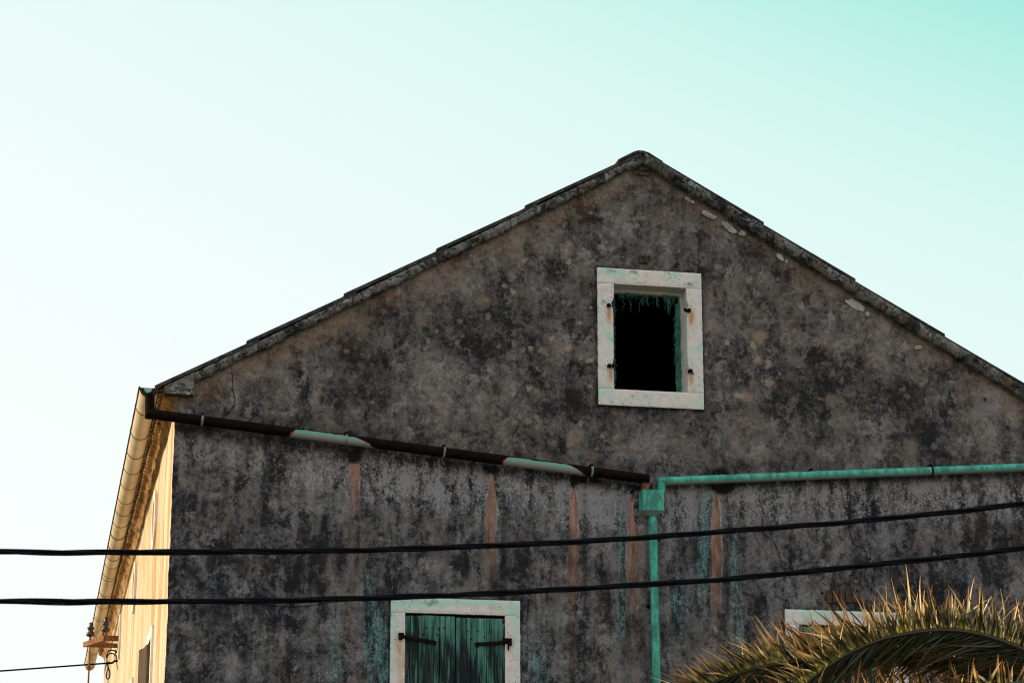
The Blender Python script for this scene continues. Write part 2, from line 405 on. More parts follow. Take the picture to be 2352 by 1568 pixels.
# ------------------------------------------------------------------ HOUSE
XL, XR = 1.18, 10.53          # side walls
DEP = 20.2                    # length of the house
AX = 5.90; AZ = 9.755         # ridge line (top of sheets)
SL = .566
def roof_z(x): return AZ-SL*abs(x-AX)
def under_z(x): return roof_z(x)-.055
def wall_top(x): return roof_z(x)-.12
house = empty('stone_house', (0,0,0))
tag(house, 'old dark plastered gable house with empty attic window and sunlit side wall', 'house')
def cornx(z): return XL+.006*mn.noise(Vector((3.3, z*3, 0)))+.007*mn.noise(Vector((3.3, z*14, 0)))

# windows (survey)
UW = dict(x0=5.402, x1=6.505, z0=7.005, z1=8.445)
ui0, ui1 = P(1409,700).x+.004, P(1575,700).x
uit = P(1490,658).z; uib = P(1490,897.5).z
LWx0, LWx1, LWz1 = 3.318, 4.593, 4.993
li0, li1 = P(930,1450).x, P(1160,1450).x
lit = P(1045,1409.5).z; lib = 3.05
LWz0 = 2.86
DXW = 3.985

def front_wall():
    bm = bmesh.new()
    holes = [(UW['x0']+.06, UW['x1']-.06, UW['z0']+.06, UW['z1']-.06),
             (LWx0+.06, LWx1-.06, LWz0+.06, LWz1-.06), (LWx0+DXW+.06, LWx1+DXW-.06, LWz0+.06, LWz1-.06)]
    def lines(a, b, step, snaps):
        L = sorted(set([a, b]+[s for s in snaps if a < s < b])); out = []
        for p, q in zip(L, L[1:]):
            n = max(1, round((q-p)/step)); out += [p+(q-p)*i/n for i in range(n)]
        return out+[b]
    xs = lines(XL, XR, .026, [h[0] for h in holes]+[h[1] for h in holes])
    zs = [0, 1, 2]+lines(2.6, 9.75, .026, [h[2] for h in holes]+[h[3] for h in holes])
    V = {}
    def gv(i, j):
        if (i, j) not in V:
            x, z = xs[i], zs[j]
            y = .010*mn.noise(Vector((x*1.3, 0, z*1.3)))+.004*mn.noise(Vector((x*6, 5, z*6)))
            if i == 0: x = cornx(z); y = .006*mn.noise(Vector((9, 1, z*7)))
            V[(i, j)] = bm.verts.new((x, y+.005, z))
        return V[(i, j)]
    for i in range(len(xs)-1):
        for j in range(len(zs)-1):
            cx, cz = (xs[i]+xs[i+1])/2, (zs[j]+zs[j+1])/2
            if any(h[0] < cx < h[1] and h[2] < cz < h[3] for h in holes): continue
            if cz > wall_top(cx)+.1: continue
            bm.faces.new((gv(i,j), gv(i+1,j), gv(i+1,j+1), gv(i,j+1)))
    for sgn in (-1, 1):
        g = list(bm.verts)+list(bm.edges)+list(bm.faces)
        bmesh.ops.bisect_plane(bm, geom=g, plane_co=(AX, 0, wall_top(AX)), plane_no=(sgn*SL, 0, 1), clear_outer=True)
    # bare lime chips under the right verge, cracks, holes and brick patches are surface of this wall
    def blob_chip(cx, cy, L, W, ang, mi=1, lift=.012):
        n = 26; cpt = P(cx, cy); vs = []
        for k in range(n):
            t = 2*math.pi*k/n
            rr = 1+.34*mn.noise(Vector((cx+math.cos(t)*1.4, cy+math.sin(t)*1.4, 2)))+.14*random.uniform(-1,1)
            u, w = math.cos(t)*L*.5*rr, math.sin(t)*W*.5*rr
            X, Z = u*math.cos(ang)-w*math.sin(ang), u*math.sin(ang)+w*math.cos(ang)
            vs.append(bm.verts.new((cpt.x+X*M2, -.006, cpt.z+Z*M2)))
        c = bm.verts.new((cpt.x, -lift, cpt.z))
        for k in range(n): bm.faces.new((vs[k], vs[(k+1)%n], c)).material_index = mi
    Z8 = lambda x, y: (1562+x/2.977, 413.5+y/2.977)
    for (x, y, L, W, a) in ((190,236,110,30,-32),(330,322,110,34,-47),(372,352,30,22,-20),(428,364,50,30,8),(684,530,66,28,-38),(726,556,22,18,-60),
                            (1200,856,140,44,-30),(1280,916,30,24,-20),(1625,1145,50,26,10),(50,130,40,20,-30),(85,150,30,14,-20),(238,255,22,24,-60)):
        px, py = Z8(x, y); blob_chip(px, py, L/2.977*1.15, W/2.977*1.4, math.radians(a))
    for (x, y, L, W, a, m) in ((1366,976,90,40,-35,1),):
        pass
    def crack(pts, w=.006):
        q = crom([P(*p) for p in pts], 10); q = [Vector((p.x+random.uniform(-.006,.006), -.0035-.0, p.z+random.uniform(-.006,.006))) for p in q]
        n = len(q); prev = None
        for i, p in enumerate(q):
            t = (q[min(i+1,n-1)]-q[max(i-1,0)]); nn = Vector((-t.z, 0, t.x)).normalized()
            ww = w*(.35+.65*math.sin(math.pi*(i+1)/(n+1)))*random.uniform(.5, 1.1)/2
            a, b = bm.verts.new(p+nn*ww), bm.verts.new(p-nn*ww)
            if prev: bm.faces.new((prev[0], prev[1], b, a)).material_index = 2
            prev = (a, b)
    z1 = lambda x, y: (165.4+x/3.556, 826.9+y/3.556)
    crack([z1(*p) for p in ((1295,40),(1310,110),(1315,240),(1330,320),(1300,410),(1235,470))], .010)
    zr = lambda x, y: (1378+x/2.415, 826.9+y/2.415)
    crack([zr(*p) for p in ((880,722),(890,790),(905,840),(903,950),(960,1000),(1000,1090),(1005,1140))], .009)
    crack([zr(*p) for p in ((1270,705),(1335,715),(1352,790),(1380,860),(1385,950),(1410,1020),(1470,1050),(1480,1120),(1465,1200),(1500,1270),(1545,1318))], .010)
    z9 = lambda x, y: (643+x/2.977, 413.5+y/2.977)
    crack([z9(*p) for p in ((1935,170),(1960,230),(1975,300),(1970,420))], .008)
    crack([zr(*p) for p in ((165,540),(185,590),(175,640))], .006)
    crack([(1985,1340),(2010,1360),(2012,1395)], .006)
    for (px, py, r) in ((1451,1130,5.5),(1586,973,3),(2064,1353,4),(2083,1345,4),(1888,1361,4),(1489,1392,6),(1396,1120,2),(1405,1122,2),(1418,1124,2),(1998,1283,3),(1906,1285,2),(2001,1353,3),(1893,1170,2)):
        p = P(px, py); n = 10
        vs = [bm.verts.new((p.x+math.cos(2*math.pi*k/n)*r*M2*random.uniform(.7,1.1), -.0045, p.z+math.sin(2*math.pi*k/n)*r*M2*random.uniform(.7,1.1))) for k in range(n)]
        bm.faces.new(vs).material_index = 2
    # broken-out patches: mortar bed with bricks standing in it
    def patch(cx, cy, w, h, bricks):
        c = P(cx, cy); n = 30; vs = []
        for k in range(n):
            t = 2*math.pi*k/n; rr = 1+.2*mn.noise(Vector((cx+math.cos(t)*2, math.sin(t)*2, 4)))+random.uniform(-.05,.05)
            e = abs(math.cos(t))**.6*math.copysign(1, math.cos(t)), abs(math.sin(t))**.6*math.copysign(1, math.sin(t))
            vs.append(bm.verts.new((c.x+e[0]*w*.5*M2*rr, -.006, c.z+e[1]*h*.5*M2*rr)))
        bm.faces.new(vs).material_index = 3
        for (bx, by, bw, bh) in bricks:
            b = P(bx, by)
            box(bm, (b.x-bw*.5*M2, -.016, b.z-bh*.5*M2), (b.x+bw*.5*M2, .0, b.z+bh*.5*M2), 4, .005)
    patch(1478, 394, 42, 26, [(1478,388,25,9),(1479,400,24,9),(1460,397,10,10)])
    patch(1479, 597, 30, 20, [(1472,598,9,14),(1483,597,9,15)])
    patch(1929, 1371, 76, 32, [(1903,1373,13,21),(1918,1369,13,28),(1933,1368,13,29),(1948,1370,12,26),(1961,1375,10,16),(1932,1386,20,5)])
    patch(2262, 916, 10, 9, [(2262,916,6,5)])
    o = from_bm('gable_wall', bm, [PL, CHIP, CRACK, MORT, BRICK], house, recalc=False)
    # ---- weathering and painted-shade masks read off the wall
    paint(o, 'low', lambda x,y,z: np.clip((6.5-z)/.5, 0, 1))
    pipz = lambda x: np.where(x < 5.95, 6.66+(x-.94)*(-.0845), 6.27+(x-5.95)*.072)
    tone = [(1330,720,90,90,-.25),(1480,560,130,150,-.15),(1260,620,60,50,-.5),(880,800,50,90,-.55),(830,760,50,60,-.3),(1130,800,70,80,-.4),(1230,900,70,90,-.35),
            (1000,620,100,40,.55),(1180,560,90,40,.4),(960,700,60,60,.35),(700,830,110,40,.3),(1060,960,80,50,.6),(930,950,60,40,.3),(640,950,60,30,.35),(560,900,60,50,-.2),
            (760,980,60,80,-.3),(1700,1010,50,50,.6),(1770,1030,50,40,.35),(1640,950,40,90,-.4),(1750,870,90,60,-.45),(1900,860,120,90,-.5),(2100,960,130,80,-.45),(1900,1030,40,50,.65),
            (1960,980,30,30,.3),(2230,1030,60,40,.3),(1980,760,90,50,.15),(1850,740,70,50,.1),(1820,700,60,90,.1),(1540,990,80,60,.5),(1470,1040,60,40,.45),(1390,870,70,80,-.1),
            (2250,900,110,60,-.35),(2100,1330,120,100,-.35),(1850,1200,130,80,.35),(2000,1180,120,60,.2),(2250,1250,110,80,-.25),(1700,1160,60,50,.3),
            (480,1250,100,200,-.38),(560,1450,130,130,-.45),(700,1120,110,50,.4),(830,1110,90,40,.3),(700,1240,90,70,.15),(930,1230,70,90,.2),(1240,1220,60,90,.55),(1390,1200,60,90,.6),
            (1390,1330,50,60,.5),(1060,1300,60,50,-.2),(1250,1330,70,60,-.3),(1400,1440,60,60,-.25),(1300,1480,60,60,-.3),(1590,1200,50,70,.5),(1750,1300,60,80,.25),(1560,1400,50,60,.2),(1730,1450,60,60,-.1),
            (620,1200,60,60,-.2),(1010,1130,60,40,.2),(1560,820,200,200,0)]
    bt = blobs(tone)
    paint(o, 'tone', lambda x,y,z: bt(x,y,z)+.25*np.exp(-((wall_np(x)-z)/.25)**2)*(z>6.4)-.08)
    bw = blobs([(1100,560,200,60,.6),(900,650,160,50,.7),(700,750,150,40,.7),(1260,480,90,50,.6),(560,830,120,50,.6),(1600,500,120,60,.25),(470,890,60,50,.4),(800,680,60,30,.5)])
    paint(o, 'warm', lambda x,y,z: np.exp(-((wall_np(x)-z)/.17)**2)*np.where(x<AX, 1., .75)*(z>6.5)+bw(x,y,z)*.35)
    bs = blobs([(1330,700,130,160,.9),(1690,830,110,110,1.0),(1250,850,110,120,.8),(1020,830,80,80,.6),(1450,560,120,60,.9),(1430,980,100,60,.4),(1180,640,80,60,.6),(1850,720,90,60,.5),(2000,1000,200,100,.12),(760,900,150,100,.3),(1100,1040,150,40,.3),(1800,560,100,60,.3)])
    paint(o, 'spot', lambda x,y,z: bs(x,y,z)+.10+.30*(z>6.4))
    bb = blobs([(930,1110,80,40,.6),(1000,1130,40,60,.5),(1100,1110,18,60,.8),(1290,1140,12,60,1.2),(1345,1150,30,60,1.2),(1400,1150,60,60,.9),(1580,1160,50,50,1.1),(1690,1140,60,30,.5),(1880,1130,50,30,.5),(2120,1110,30,40,.6),(1780,1150,60,30,.4),(830,1120,60,30,.3),(2155,1130,5,40,1.2),(700,1100,90,25,.4),(1450,1150,70,50,.4),(1030,1390,0.1,0.1,0)])
    paint(o, 'bloom', lambda x,y,z: bb(x,y,z)+.75*(pipz(x)-z>0)*np.exp(-((pipz(x)-z-.25)/.32)**2)*np.where(x<3, .55, 1.))
    bte = blobs([(715,1400,14,60,.6),(770,1450,12,110,.9),(845,1350,14,60,.8),(865,1480,30,100,1.6),(900,1540,20,40,1.1),(780,1540,20,30,.8),(1108,1190,8,120,.7),(1120,1290,8,60,.5),(1145,1250,8,90,.7),(1150,1120,6,40,.6),
                 (1200,1500,12,100,.7),(1240,1535,22,30,1.4),(1250,1400,14,60,.4),(1225,1480,30,60,.4),(1295,1200,10,90,.7),(1345,1250,10,90,.5),(1425,1260,12,160,1.1),(1430,1430,12,80,.9),(1620,1200,14,110,1.4),(1612,1300,12,120,1.3),
                 (1680,1250,12,100,.8),(1690,1360,16,120,.9),(1560,1420,26,120,.7),(1545,1360,18,60,.5),(1790,1180,8,60,.6),(2040,1225,24,18,.5),(1475,1270,6,60,.6),(555,1400,40,20,.25),(600,1240,20,20,.2),(820,1230,20,30,.25),
                 (1700,1480,14,80,.6),(1380,1140,30,40,.3),(1580,1190,20,50,.4),(1830,1130,30,20,.35),(2110,1140,20,40,.4),(590,1530,14,25,.35),(1000,1430,80,20,.0),(480,1140,12,60,.0)])
    paint(o, 'teal', bte)
    bd = blobs([(812,1052,16,12,1.5),(1133,1080,16,10,1.0),(1318,1108,12,10,1.0),(1660,1122,24,12,2.0),(1655,1090,26,16,1.6),(1350,1094,28,12,1.1),(1440,1120,60,6,.6),(1700,1108,30,6,.6),(1116,1230,7,80,.7),(1156,1250,7,110,.8),(1343,1260,8,110,.9),
                (1600,1300,9,110,.9),(1672,1290,10,120,.8),(1433,1300,9,150,.8),(1440,1480,14,60,.7),(870,1400,16,60,.4),(1580,1500,20,60,.5),(1240,830,30,60,.3),(870,830,30,60,.6),(1500,1160,12,40,.3),(2350,1000,30,60,.3),(1760,1220,30,20,.5),(1870,1150,20,20,.4)])
    def soot_and_shade(x, y, z):
        dz = pipz(x)-z  # pipe shadow painted as dark bands along the pipes
        dv = wall_np(x)+.10-z  # shadow gap under the verge band, painted as a dark line
        fr = np.zeros_like(x)  # dirt rim round the frames, doubling as painted contact shade
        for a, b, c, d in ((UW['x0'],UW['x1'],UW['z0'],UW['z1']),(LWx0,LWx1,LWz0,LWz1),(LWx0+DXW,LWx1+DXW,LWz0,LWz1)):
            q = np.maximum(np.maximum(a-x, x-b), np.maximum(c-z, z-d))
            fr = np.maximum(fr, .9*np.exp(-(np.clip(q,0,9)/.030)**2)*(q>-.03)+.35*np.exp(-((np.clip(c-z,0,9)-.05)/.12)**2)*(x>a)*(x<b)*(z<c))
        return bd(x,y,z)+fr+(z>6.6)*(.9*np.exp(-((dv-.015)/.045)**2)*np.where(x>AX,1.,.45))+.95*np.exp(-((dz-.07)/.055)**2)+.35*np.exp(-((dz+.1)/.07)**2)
    paint(o, 'soot_shade', soot_and_shade)
    runs = [(815,1062,1200,11,.1),(1130,1080,1330,11,.9),(1317,1114,1480,11,.3),(1451,1134,1560,9,.5),(1645,1132,1560,12,.2)]
    R = []
    for cx, t, b, hw, wd in runs:
        a, c = P(cx, t), P(cx, b); R.append((a.x, c.x, a.z, c.z, hw*M2, wd))
    def run(x, y, z):
        out = np.zeros_like(x)
        for x0, x1, zt, zb, hw, wd in R:
            s = np.clip((zt-z)/(zt-zb), 0, 1); cx = x0+(x1-x0)*s
            w = hw*((.9 if zb-zt > -.62 else .35)+(.1 if zb-zt > -.62 else .65)*np.clip((zt-z)/.28, 0, 1))*(1+.25*np.sin(z*9+x0*7)*.6)*(1+wd*np.clip((zt-z-.3)/.8, 0, 1))
            if wd == .9: cx = cx-.02*np.clip((zt-z-.2)/.4, 0, 1)
            f = np.clip(1.0-.5*np.abs(x-cx)/w, 0, 1)*(z < zt)
            out = np.maximum(out, f)
        s4 = P(1467, 1200); out = np.maximum(out, .53*np.exp(-((x-s4.x)/.10)**4)*(z < s4.z)*(1-.0*x))
        for cx in (790,): 
            q = P(cx, 1300); out = np.maximum(out, .50*np.exp(-((x-q.x)/.07)**4)*(z < q.z+.6))
        return out
    paint(o, 'run', run)
    def rtop(x, y, z):
        out = np.zeros_like(x)
        for (x0, x1, zt, zb, hw, wd), ln in zip(R, (.38, .70, .85, .8, .9)):
            near = np.abs(x-x0) < .12
            out = np.maximum(out, near*np.clip(1-(zt-z-ln*.35)/(ln*1.3), 0, 1))
        return out
    paint(o, 'runtop', rtop)
    paint(o, 'runhead', blobs([(813,1050,16,11,1.2),(1131,1082,9,12,1.0),(1317,1112,8,18,1.0),(1451,1138,5,22,.8),(1648,1122,10,12,1.1),(1663,1116,18,9,1.1)]))
    return o
def wall_np(x): return AZ-.12-.10-SL*np.abs(x-AX)
front_wall()

def side_walls():
    # sunlit west wall with real openings for the oculi is left solid; frames and panes sit on it
    bm = bmesh.new()
    ys = [0]+[DEP*i/150 for i in range(1, 151)]; zs = [0,1,2,3]+[3.2+3.6*j/60 for j in range(61)]
    G = [[bm.verts.new(((cornx(z) if i == 0 else XL+.012*mn.noise(Vector((1,y*1.2,z*1.2)))), (.006*mn.noise(Vector((9,1,z*7)))+.005 if i == 0 else y), z)) for z in zs] for i, y in enumerate(ys)]
    for i in range(len(ys)-1):
        for j in range(len(zs)-1):
            bm.faces.new((G[i+1][j], G[i][j], G[i][j+1], G[i+1][j+1]))
    from_bm('side_wall', bm, CR, house, recalc=False, smooth=True)
    bm = bmesh.new(); box(bm, (XR-.0, .02, 0), (XR+.002+.3, DEP, 6.95)); 
    for v in bm.verts: v.co.x -= .3
    o = from_bm('side_wall', bm, PL, house); 
    bm = bmesh.new()
    pts = [(XL,0),(XR,0),(XR,6.9),(AX,wall_top(AX)),(XL,6.9)]
    bm.faces.new([bm.verts.new((x, DEP, z)) for x, z in pts]); from_bm('back_wall', bm, INNER, house)
    # attic floor keeps the interior dark
    bm = bmesh.new(); box(bm, (XL+.1, .3, 5.9), (XR-.31, DEP-.1, 6.0)); from_bm('attic_floor', bm, INNER, house)
side_walls()

# ---- roof: corrugated sheets, six courses a side
def roof():
    bm = bmesh.new()
    y0, y1 = -.065, DEP+.05; per = .177
    ny = int((y1-y0)/per*6)
    nC = 6
    for side in (-1, 1):
        run_x = AX-.965
        th = .036 if side < 0 else .022
        edges = [AX-.965] if False else None
        if side < 0:
            xs_b = [P(355,887).x] + [P(a,b).x for a, b in ((565,785),(788,680),(1000,572),(1203,475))]+[AX-.02]
        else:
            xs_b = [2*AX-P(355,887).x]+[P(a,b).x for a, b in ((2352,888),(2165,768),(1960,640),(1750,510))]+[AX+.02]
        for c in range(len(xs_b)-1):
            xa = xs_b[c]; xb = xs_b[c+1]+(-side)*(.12 if c < len(xs_b)-2 else 0)
            lift_a = .032; lift_b = .0
            rows = []
            for s, (x, lf) in enumerate(((xa, lift_a), (xb, lift_b))):
                zt = roof_z(x)-.028+lf
                rows.append([(x, y0+(y1-y0)*i/ny, zt+.013*math.cos(2*math.pi*(y1-y0)*i/ny/per)*(0 if i < 3 else 1)) for i in range(ny+1)])
            T = [[bm.verts.new(p) for p in r] for r in rows]
            B = [[bm.verts.new((p[0], p[1], p[2]-th)) for p in r] for r in rows]
            for i in range(ny):
                bm.faces.new((T[0][i],T[0][i+1],T[1][i+1],T[1][i]))
                bm.faces.new((B[0][i],B[1][i],B[1][i+1],B[0][i+1]))
                bm.faces.new((T[0][i],B[0][i],B[0][i+1],T[0][i+1])).material_index = 1 if c else 0
                bm.faces.new((T[1][i],T[1][i+1],B[1][i+1],B[1][i]))
            bm.faces.new((T[0][0],T[1][0],B[1][0],B[0][0])); bm.faces.new((T[0][-1],B[0][-1],B[1][-1],T[1][-1]))
    r = from_bm('roof', bm, [SHEET, TEND], house)
    # ridge cap, bent sheet, its left leg lifting off
    bm = bmesh.new()
    prof = [P(1420,366,-.08), P(1440,356,-.08), P(1455,348.5,-.08), P(1465,345.3,-.08), P(1478,346,-.08), P(1492,351,-.08), P(1506,360,-.08), P(1522,370,-.08)]
    n = len(prof); L = []
    for y in (-.08, .3, 5, 10, DEP+.06):
        L.append(([bm.verts.new((p.x, y, p.z)) for p in prof], [bm.verts.new((p.x+(.004 if i<2 else 0), y, p.z-.024)) for i, p in enumerate(prof)]))
    for (a, b), (c, d) in zip(L, L[1:]):
        for i in range(n-1):
            bm.faces.new((a[i],a[i+1],c[i+1],c[i])); bm.faces.new((b[i],d[i],d[i+1],b[i+1]))
        bm.faces.new((a[0],c[0],d[0],b[0])); bm.faces.new((a[-1],b[-1],d[-1],c[-1]))
    for i in range(n-1):
        bm.faces.new((L[0][0][i],L[0][1][i],L[0][1][i+1],L[0][0][i+1]))
    from_bm('ridge_cap', bm, SHEET, r)
    bm = bmesh.new(); a = P(1420,368,-.09)
    tube(bm, [(a.x+.005,-.085,a.z-.006),(a.x+.005,DEP,a.z-.006)], .011, 8)
    from_bm('ridge_roll', bm, BRICK, r)
roof()

# ---- plaster verge band along both rakes and the return block at the left eave
def verge():
    bm = bmesh.new()
    for side in (-1, 1):
        N = 330; xe = P(443,870).x if side < 0 else 2*AX-P(443,870).x
        h = .098 if side < 0 else .122; pr = 1.0 if side < 0 else 1.35
        prev = None
        for i in range(N+1):
            x = AX+(xe-AX)*i/N; zt = roof_z(x)-.062+(.015 if side > 0 else 0)
            jag = .028*mn.noise(Vector((x*3.1, side*3, 0)))+.020*mn.noise(Vector((x*13, side, 1)))
            zb = zt-h+jag
            dy = lambda k: .012*mn.noise(Vector((x*5, k*2.2, side)))+.008*mn.noise(Vector((x*22, k*5, side)))
            if abs(x-AX) < .16: zb = min(zb, wall_top(AX)-.0) ; zb = max(zb, zt-.13)
            sec = [(x, .03, zt), (x, -.060*pr+dy(0), zt), (x, -.066*pr+dy(1), zt-.03), (x, -.062*pr+dy(2), (zt+zb)/2), (x, -.056*pr+dy(3), zb+.02), (x, -.040*pr+dy(4)*.5, zb), (x, .03, zb+.01)]
            cur = [bm.verts.new(p) for p in sec]
            if prev:
                for k in range(6): bm.faces.new((prev[k],prev[k+1],cur[k+1],cur[k]))
            prev = cur
    o = from_bm('verge_moulding', bm, BA, house, smooth=True)
    # return block
    bm = bmesh.new()
    L, Rr = P(378.5,900,-.1).x, P(445,900,-.1).x
    zb = P(410,903.5,-.1).z
    nx, nz = 16, 10; yF = -.095
    G = []
    for i in range(nx+1):
        x = L+(Rr-L)*i/nx; zt = roof_z(x)-.062
        G.append([bm.verts.new((x, yF+.006*mn.noise(Vector((x*20,0,j*.8))), zb+(zt-zb)*j/nz+(.006*mn.noise(Vector((x*25,2,0))) if j == 0 else 0))) for j in range(nz+1)])
    for i in range(nx):
        for j in range(nz): bm.faces.new((G[i][j],G[i+1][j],G[i+1][j+1],G[i][j+1]))
    bot = [bm.verts.new((g[0].co.x, .03, g[0].co.z-.012)) for g in G]
    for i in range(nx): bm.faces.new((G[i][0],bot[i],bot[i+1],G[i+1][0]))
    rb = [bm.verts.new((Rr, .03, v.co.z)) for v in G[-1]]
    for j in range(nz): bm.faces.new((G[-1][j],rb[j],rb[j+1],G[-1][j+1]))
    lb = [bm.verts.new((L, .03, v.co.z)) for v in G[0]]
    for j in range(nz): bm.faces.new((G[0][j],G[0][j+1],lb[j+1],lb[j]))
    from_bm('cornice_return', bm, BA, house)
    # coved cornice running along the sunny side
    bm = bmesh.new()
    zt = P(380,905).z; prof = [(XL-.125, 6.965),(XL-.118, 6.95)]
    prof = [(XL-.115, zt+.10), (XL-.118, zt+.0)]
    for k in range(9):
        t = k/8; prof.append((XL-.105+.107*math.sin(t*math.pi/2), zt-.01-.175*(1-math.cos(t*math.pi/2))))
    prof.append((XL+.01, zt-.20))
    NY = 160; prev = None
    for i in range(NY+1):
        y = -.012+(DEP+.01)*(i/NY)**1.3
        cur = [bm.verts.new((x+.014*mn.noise(Vector((k*.6, y*3, 1)))*(0 if k < 1 else 1), y, z+.012*mn.noise(Vector((k*.5, y*2.5, 7))))) for k, (x, z) in enumerate(prof)]
        if prev:
            for k in range(len(prof)-1): bm.faces.new((prev[k],cur[k],cur[k+1],prev[k+1]))
        else:
            e = [bm.verts.new((XL+.02, -.012, prof[0][1]))]; bm.faces.new(cur+[bm.verts.new((XL+.02, -.012, zt-.20))]+e)
        prev = cur
    from_bm('coved_cornice', bm, CO, house, smooth=True)
    # boards closing the eave between cornice and sheets, ragged mortar fillet under the sheets
    bm = bmesh.new()
    box(bm, (XL-.11, .0, zt+.09), (XL+.1, DEP, zt+.13))
    prev = None
    for i in range(400):
        y = .02+DEP*i/400; d = .016*mn.noise(Vector((0, y*9, 0)))
        cur = [bm.verts.new((XL-.155+d, y, zt+.10+d)), bm.verts.new((XL-.145+d, y, zt+.055+d)), bm.verts.new((XL-.10, y, zt+.085))]
        if prev:
            bm.faces.new((prev[0],cur[0],cur[1],prev[1])); bm.faces.new((prev[1],cur[1],cur[2],prev[2]))
        prev = cur
    from_bm('mortar_fillet', bm, CR, house)
verge()

# ---- gutter along the side eave
gx = (P(321,890,-.12).x+P(365.5,890,-.12).x)/2; gz = P(343,891,-.12).z; gr = .091
def gz_at(y): return gz-.011*y
def gx_at(y): return gx+.0*y
def gutter():
    e = empty('rain_gutter', (gx, 0, gz), house)
    def add(name, bm, m, **k):
        o = from_bm(name, bm, m, e, **k)
        o.location = (-gx, 0, -gz); return o
    bm = bmesh.new(); prev = None; nA = 16
    ys = [-.12+(DEP+.1)*i/60 for i in range(61)]
    for y in ys:
        cur = []
        for k in range(nA+1):
            a = math.pi*k/nA; cur.append(bm.verts.new((gx_at(y)-gr*math.cos(a), y, gz_at(y)-gr*math.sin(a)+.004*mn.noise(Vector((0,y*2,0))))))
        cur2 = [bm.verts.new((gx_at(y)-(gr-.005)*math.cos(math.pi*k/nA), y, gz_at(y)-(gr-.005)*math.sin(math.pi*k/nA))) for k in range(nA+1)]
        if prev:
            for k in range(nA):
                bm.faces.new((prev[0][k],cur[k],cur[k+1],prev[0][k+1]))
                bm.faces.new((prev[1][k],prev[1][k+1],cur2[k+1],cur2[k]))
        prev = (cur, cur2)
    add('trough', bm, GUT, smooth=True)
    bm = bmesh.new(); pts = []
    for i in range(120):
        y = -.125+(DEP+.1)*i/119; pts.append((gx-gr-.004+.003*mn.noise(Vector((0,y*4,0))), y, gz_at(y)+.002+.004*mn.noise(Vector((5,y*5,0)))))
    tube(bm, pts, .010, 8); add('rolled_lip', bm, GRUST, smooth=True)
    # end plate with its patch of pale paint
    bm = bmesh.new(); y = -.126
    pts = [(gx-(gr+.003)*math.cos(math.pi*k/20), gz-(gr+.003)*math.sin(math.pi*k/20)) for k in range(21)]
    A = [bm.verts.new((x, y, z)) for x, z in pts]; B = [bm.verts.new((x, y+.012, z)) for x, z in pts]
    bm.faces.new(A); bm.faces.new(B[::-1])
    for k in range(21): bm.faces.new((A[k],B[k],B[(k+1)%21],A[(k+1)%21]))
    cx = gx-.012
    q = [bm.verts.new((cx-.040*math.cos(math.pi*k/12)*(1+.1*random.uniform(-1,1)), y-.003, gz-.002-.045*math.sin(math.pi*k/12)*(1+.12*random.uniform(-1,1)))) for k in range(13)]
    bm.faces.new(q).material_index = 1
    add('end_plate', bm, [GRUST, PATCH], recalc=True)
    # strap hangers, at their surveyed places
    z1 = lambda x, y_: (165.4+x/3.556, 826.9+y_/3.556); z2 = lambda x, y_: (x/4.267, 1200.9+y_/4.267)
    L = [z1(515,375),z1(478,575),z1(445,735),z1(420,865),z1(395,990),z1(370,1110),z1(348,1210),z1(325,1305),z1(305,1405),z1(285,1500),
         z2(1070,85),z2(1045,210),z2(1028,300),z2(1008,380),z2(992,475),z2(988,505),z2(962,655),z2(940,775),z2(912,905),z2(860,1235),z2(820,1370),z2(803,1460)]
    for px, py in L:
        y = PZ(px, py, gz).y; y = PZ(px, py, gz_at(min(max(y,0),22))).y
        y = PZ(px, py, gz_at(y)).y
        if y > DEP: continue
        bm = bmesh.new()
        pts = [(gx-(gr+.003)*math.cos(math.pi*k/14), y, gz_at(y)-(gr+.003)*math.sin(math.pi*k/14)) for k in range(15)]
        pts = [(pts[0][0]-.012, y, pts[0][2]+.012)]+pts
        tube(bm, pts, .0045, 6); o = add('hanger', bm, RUSTY, smooth=True)
gutter()

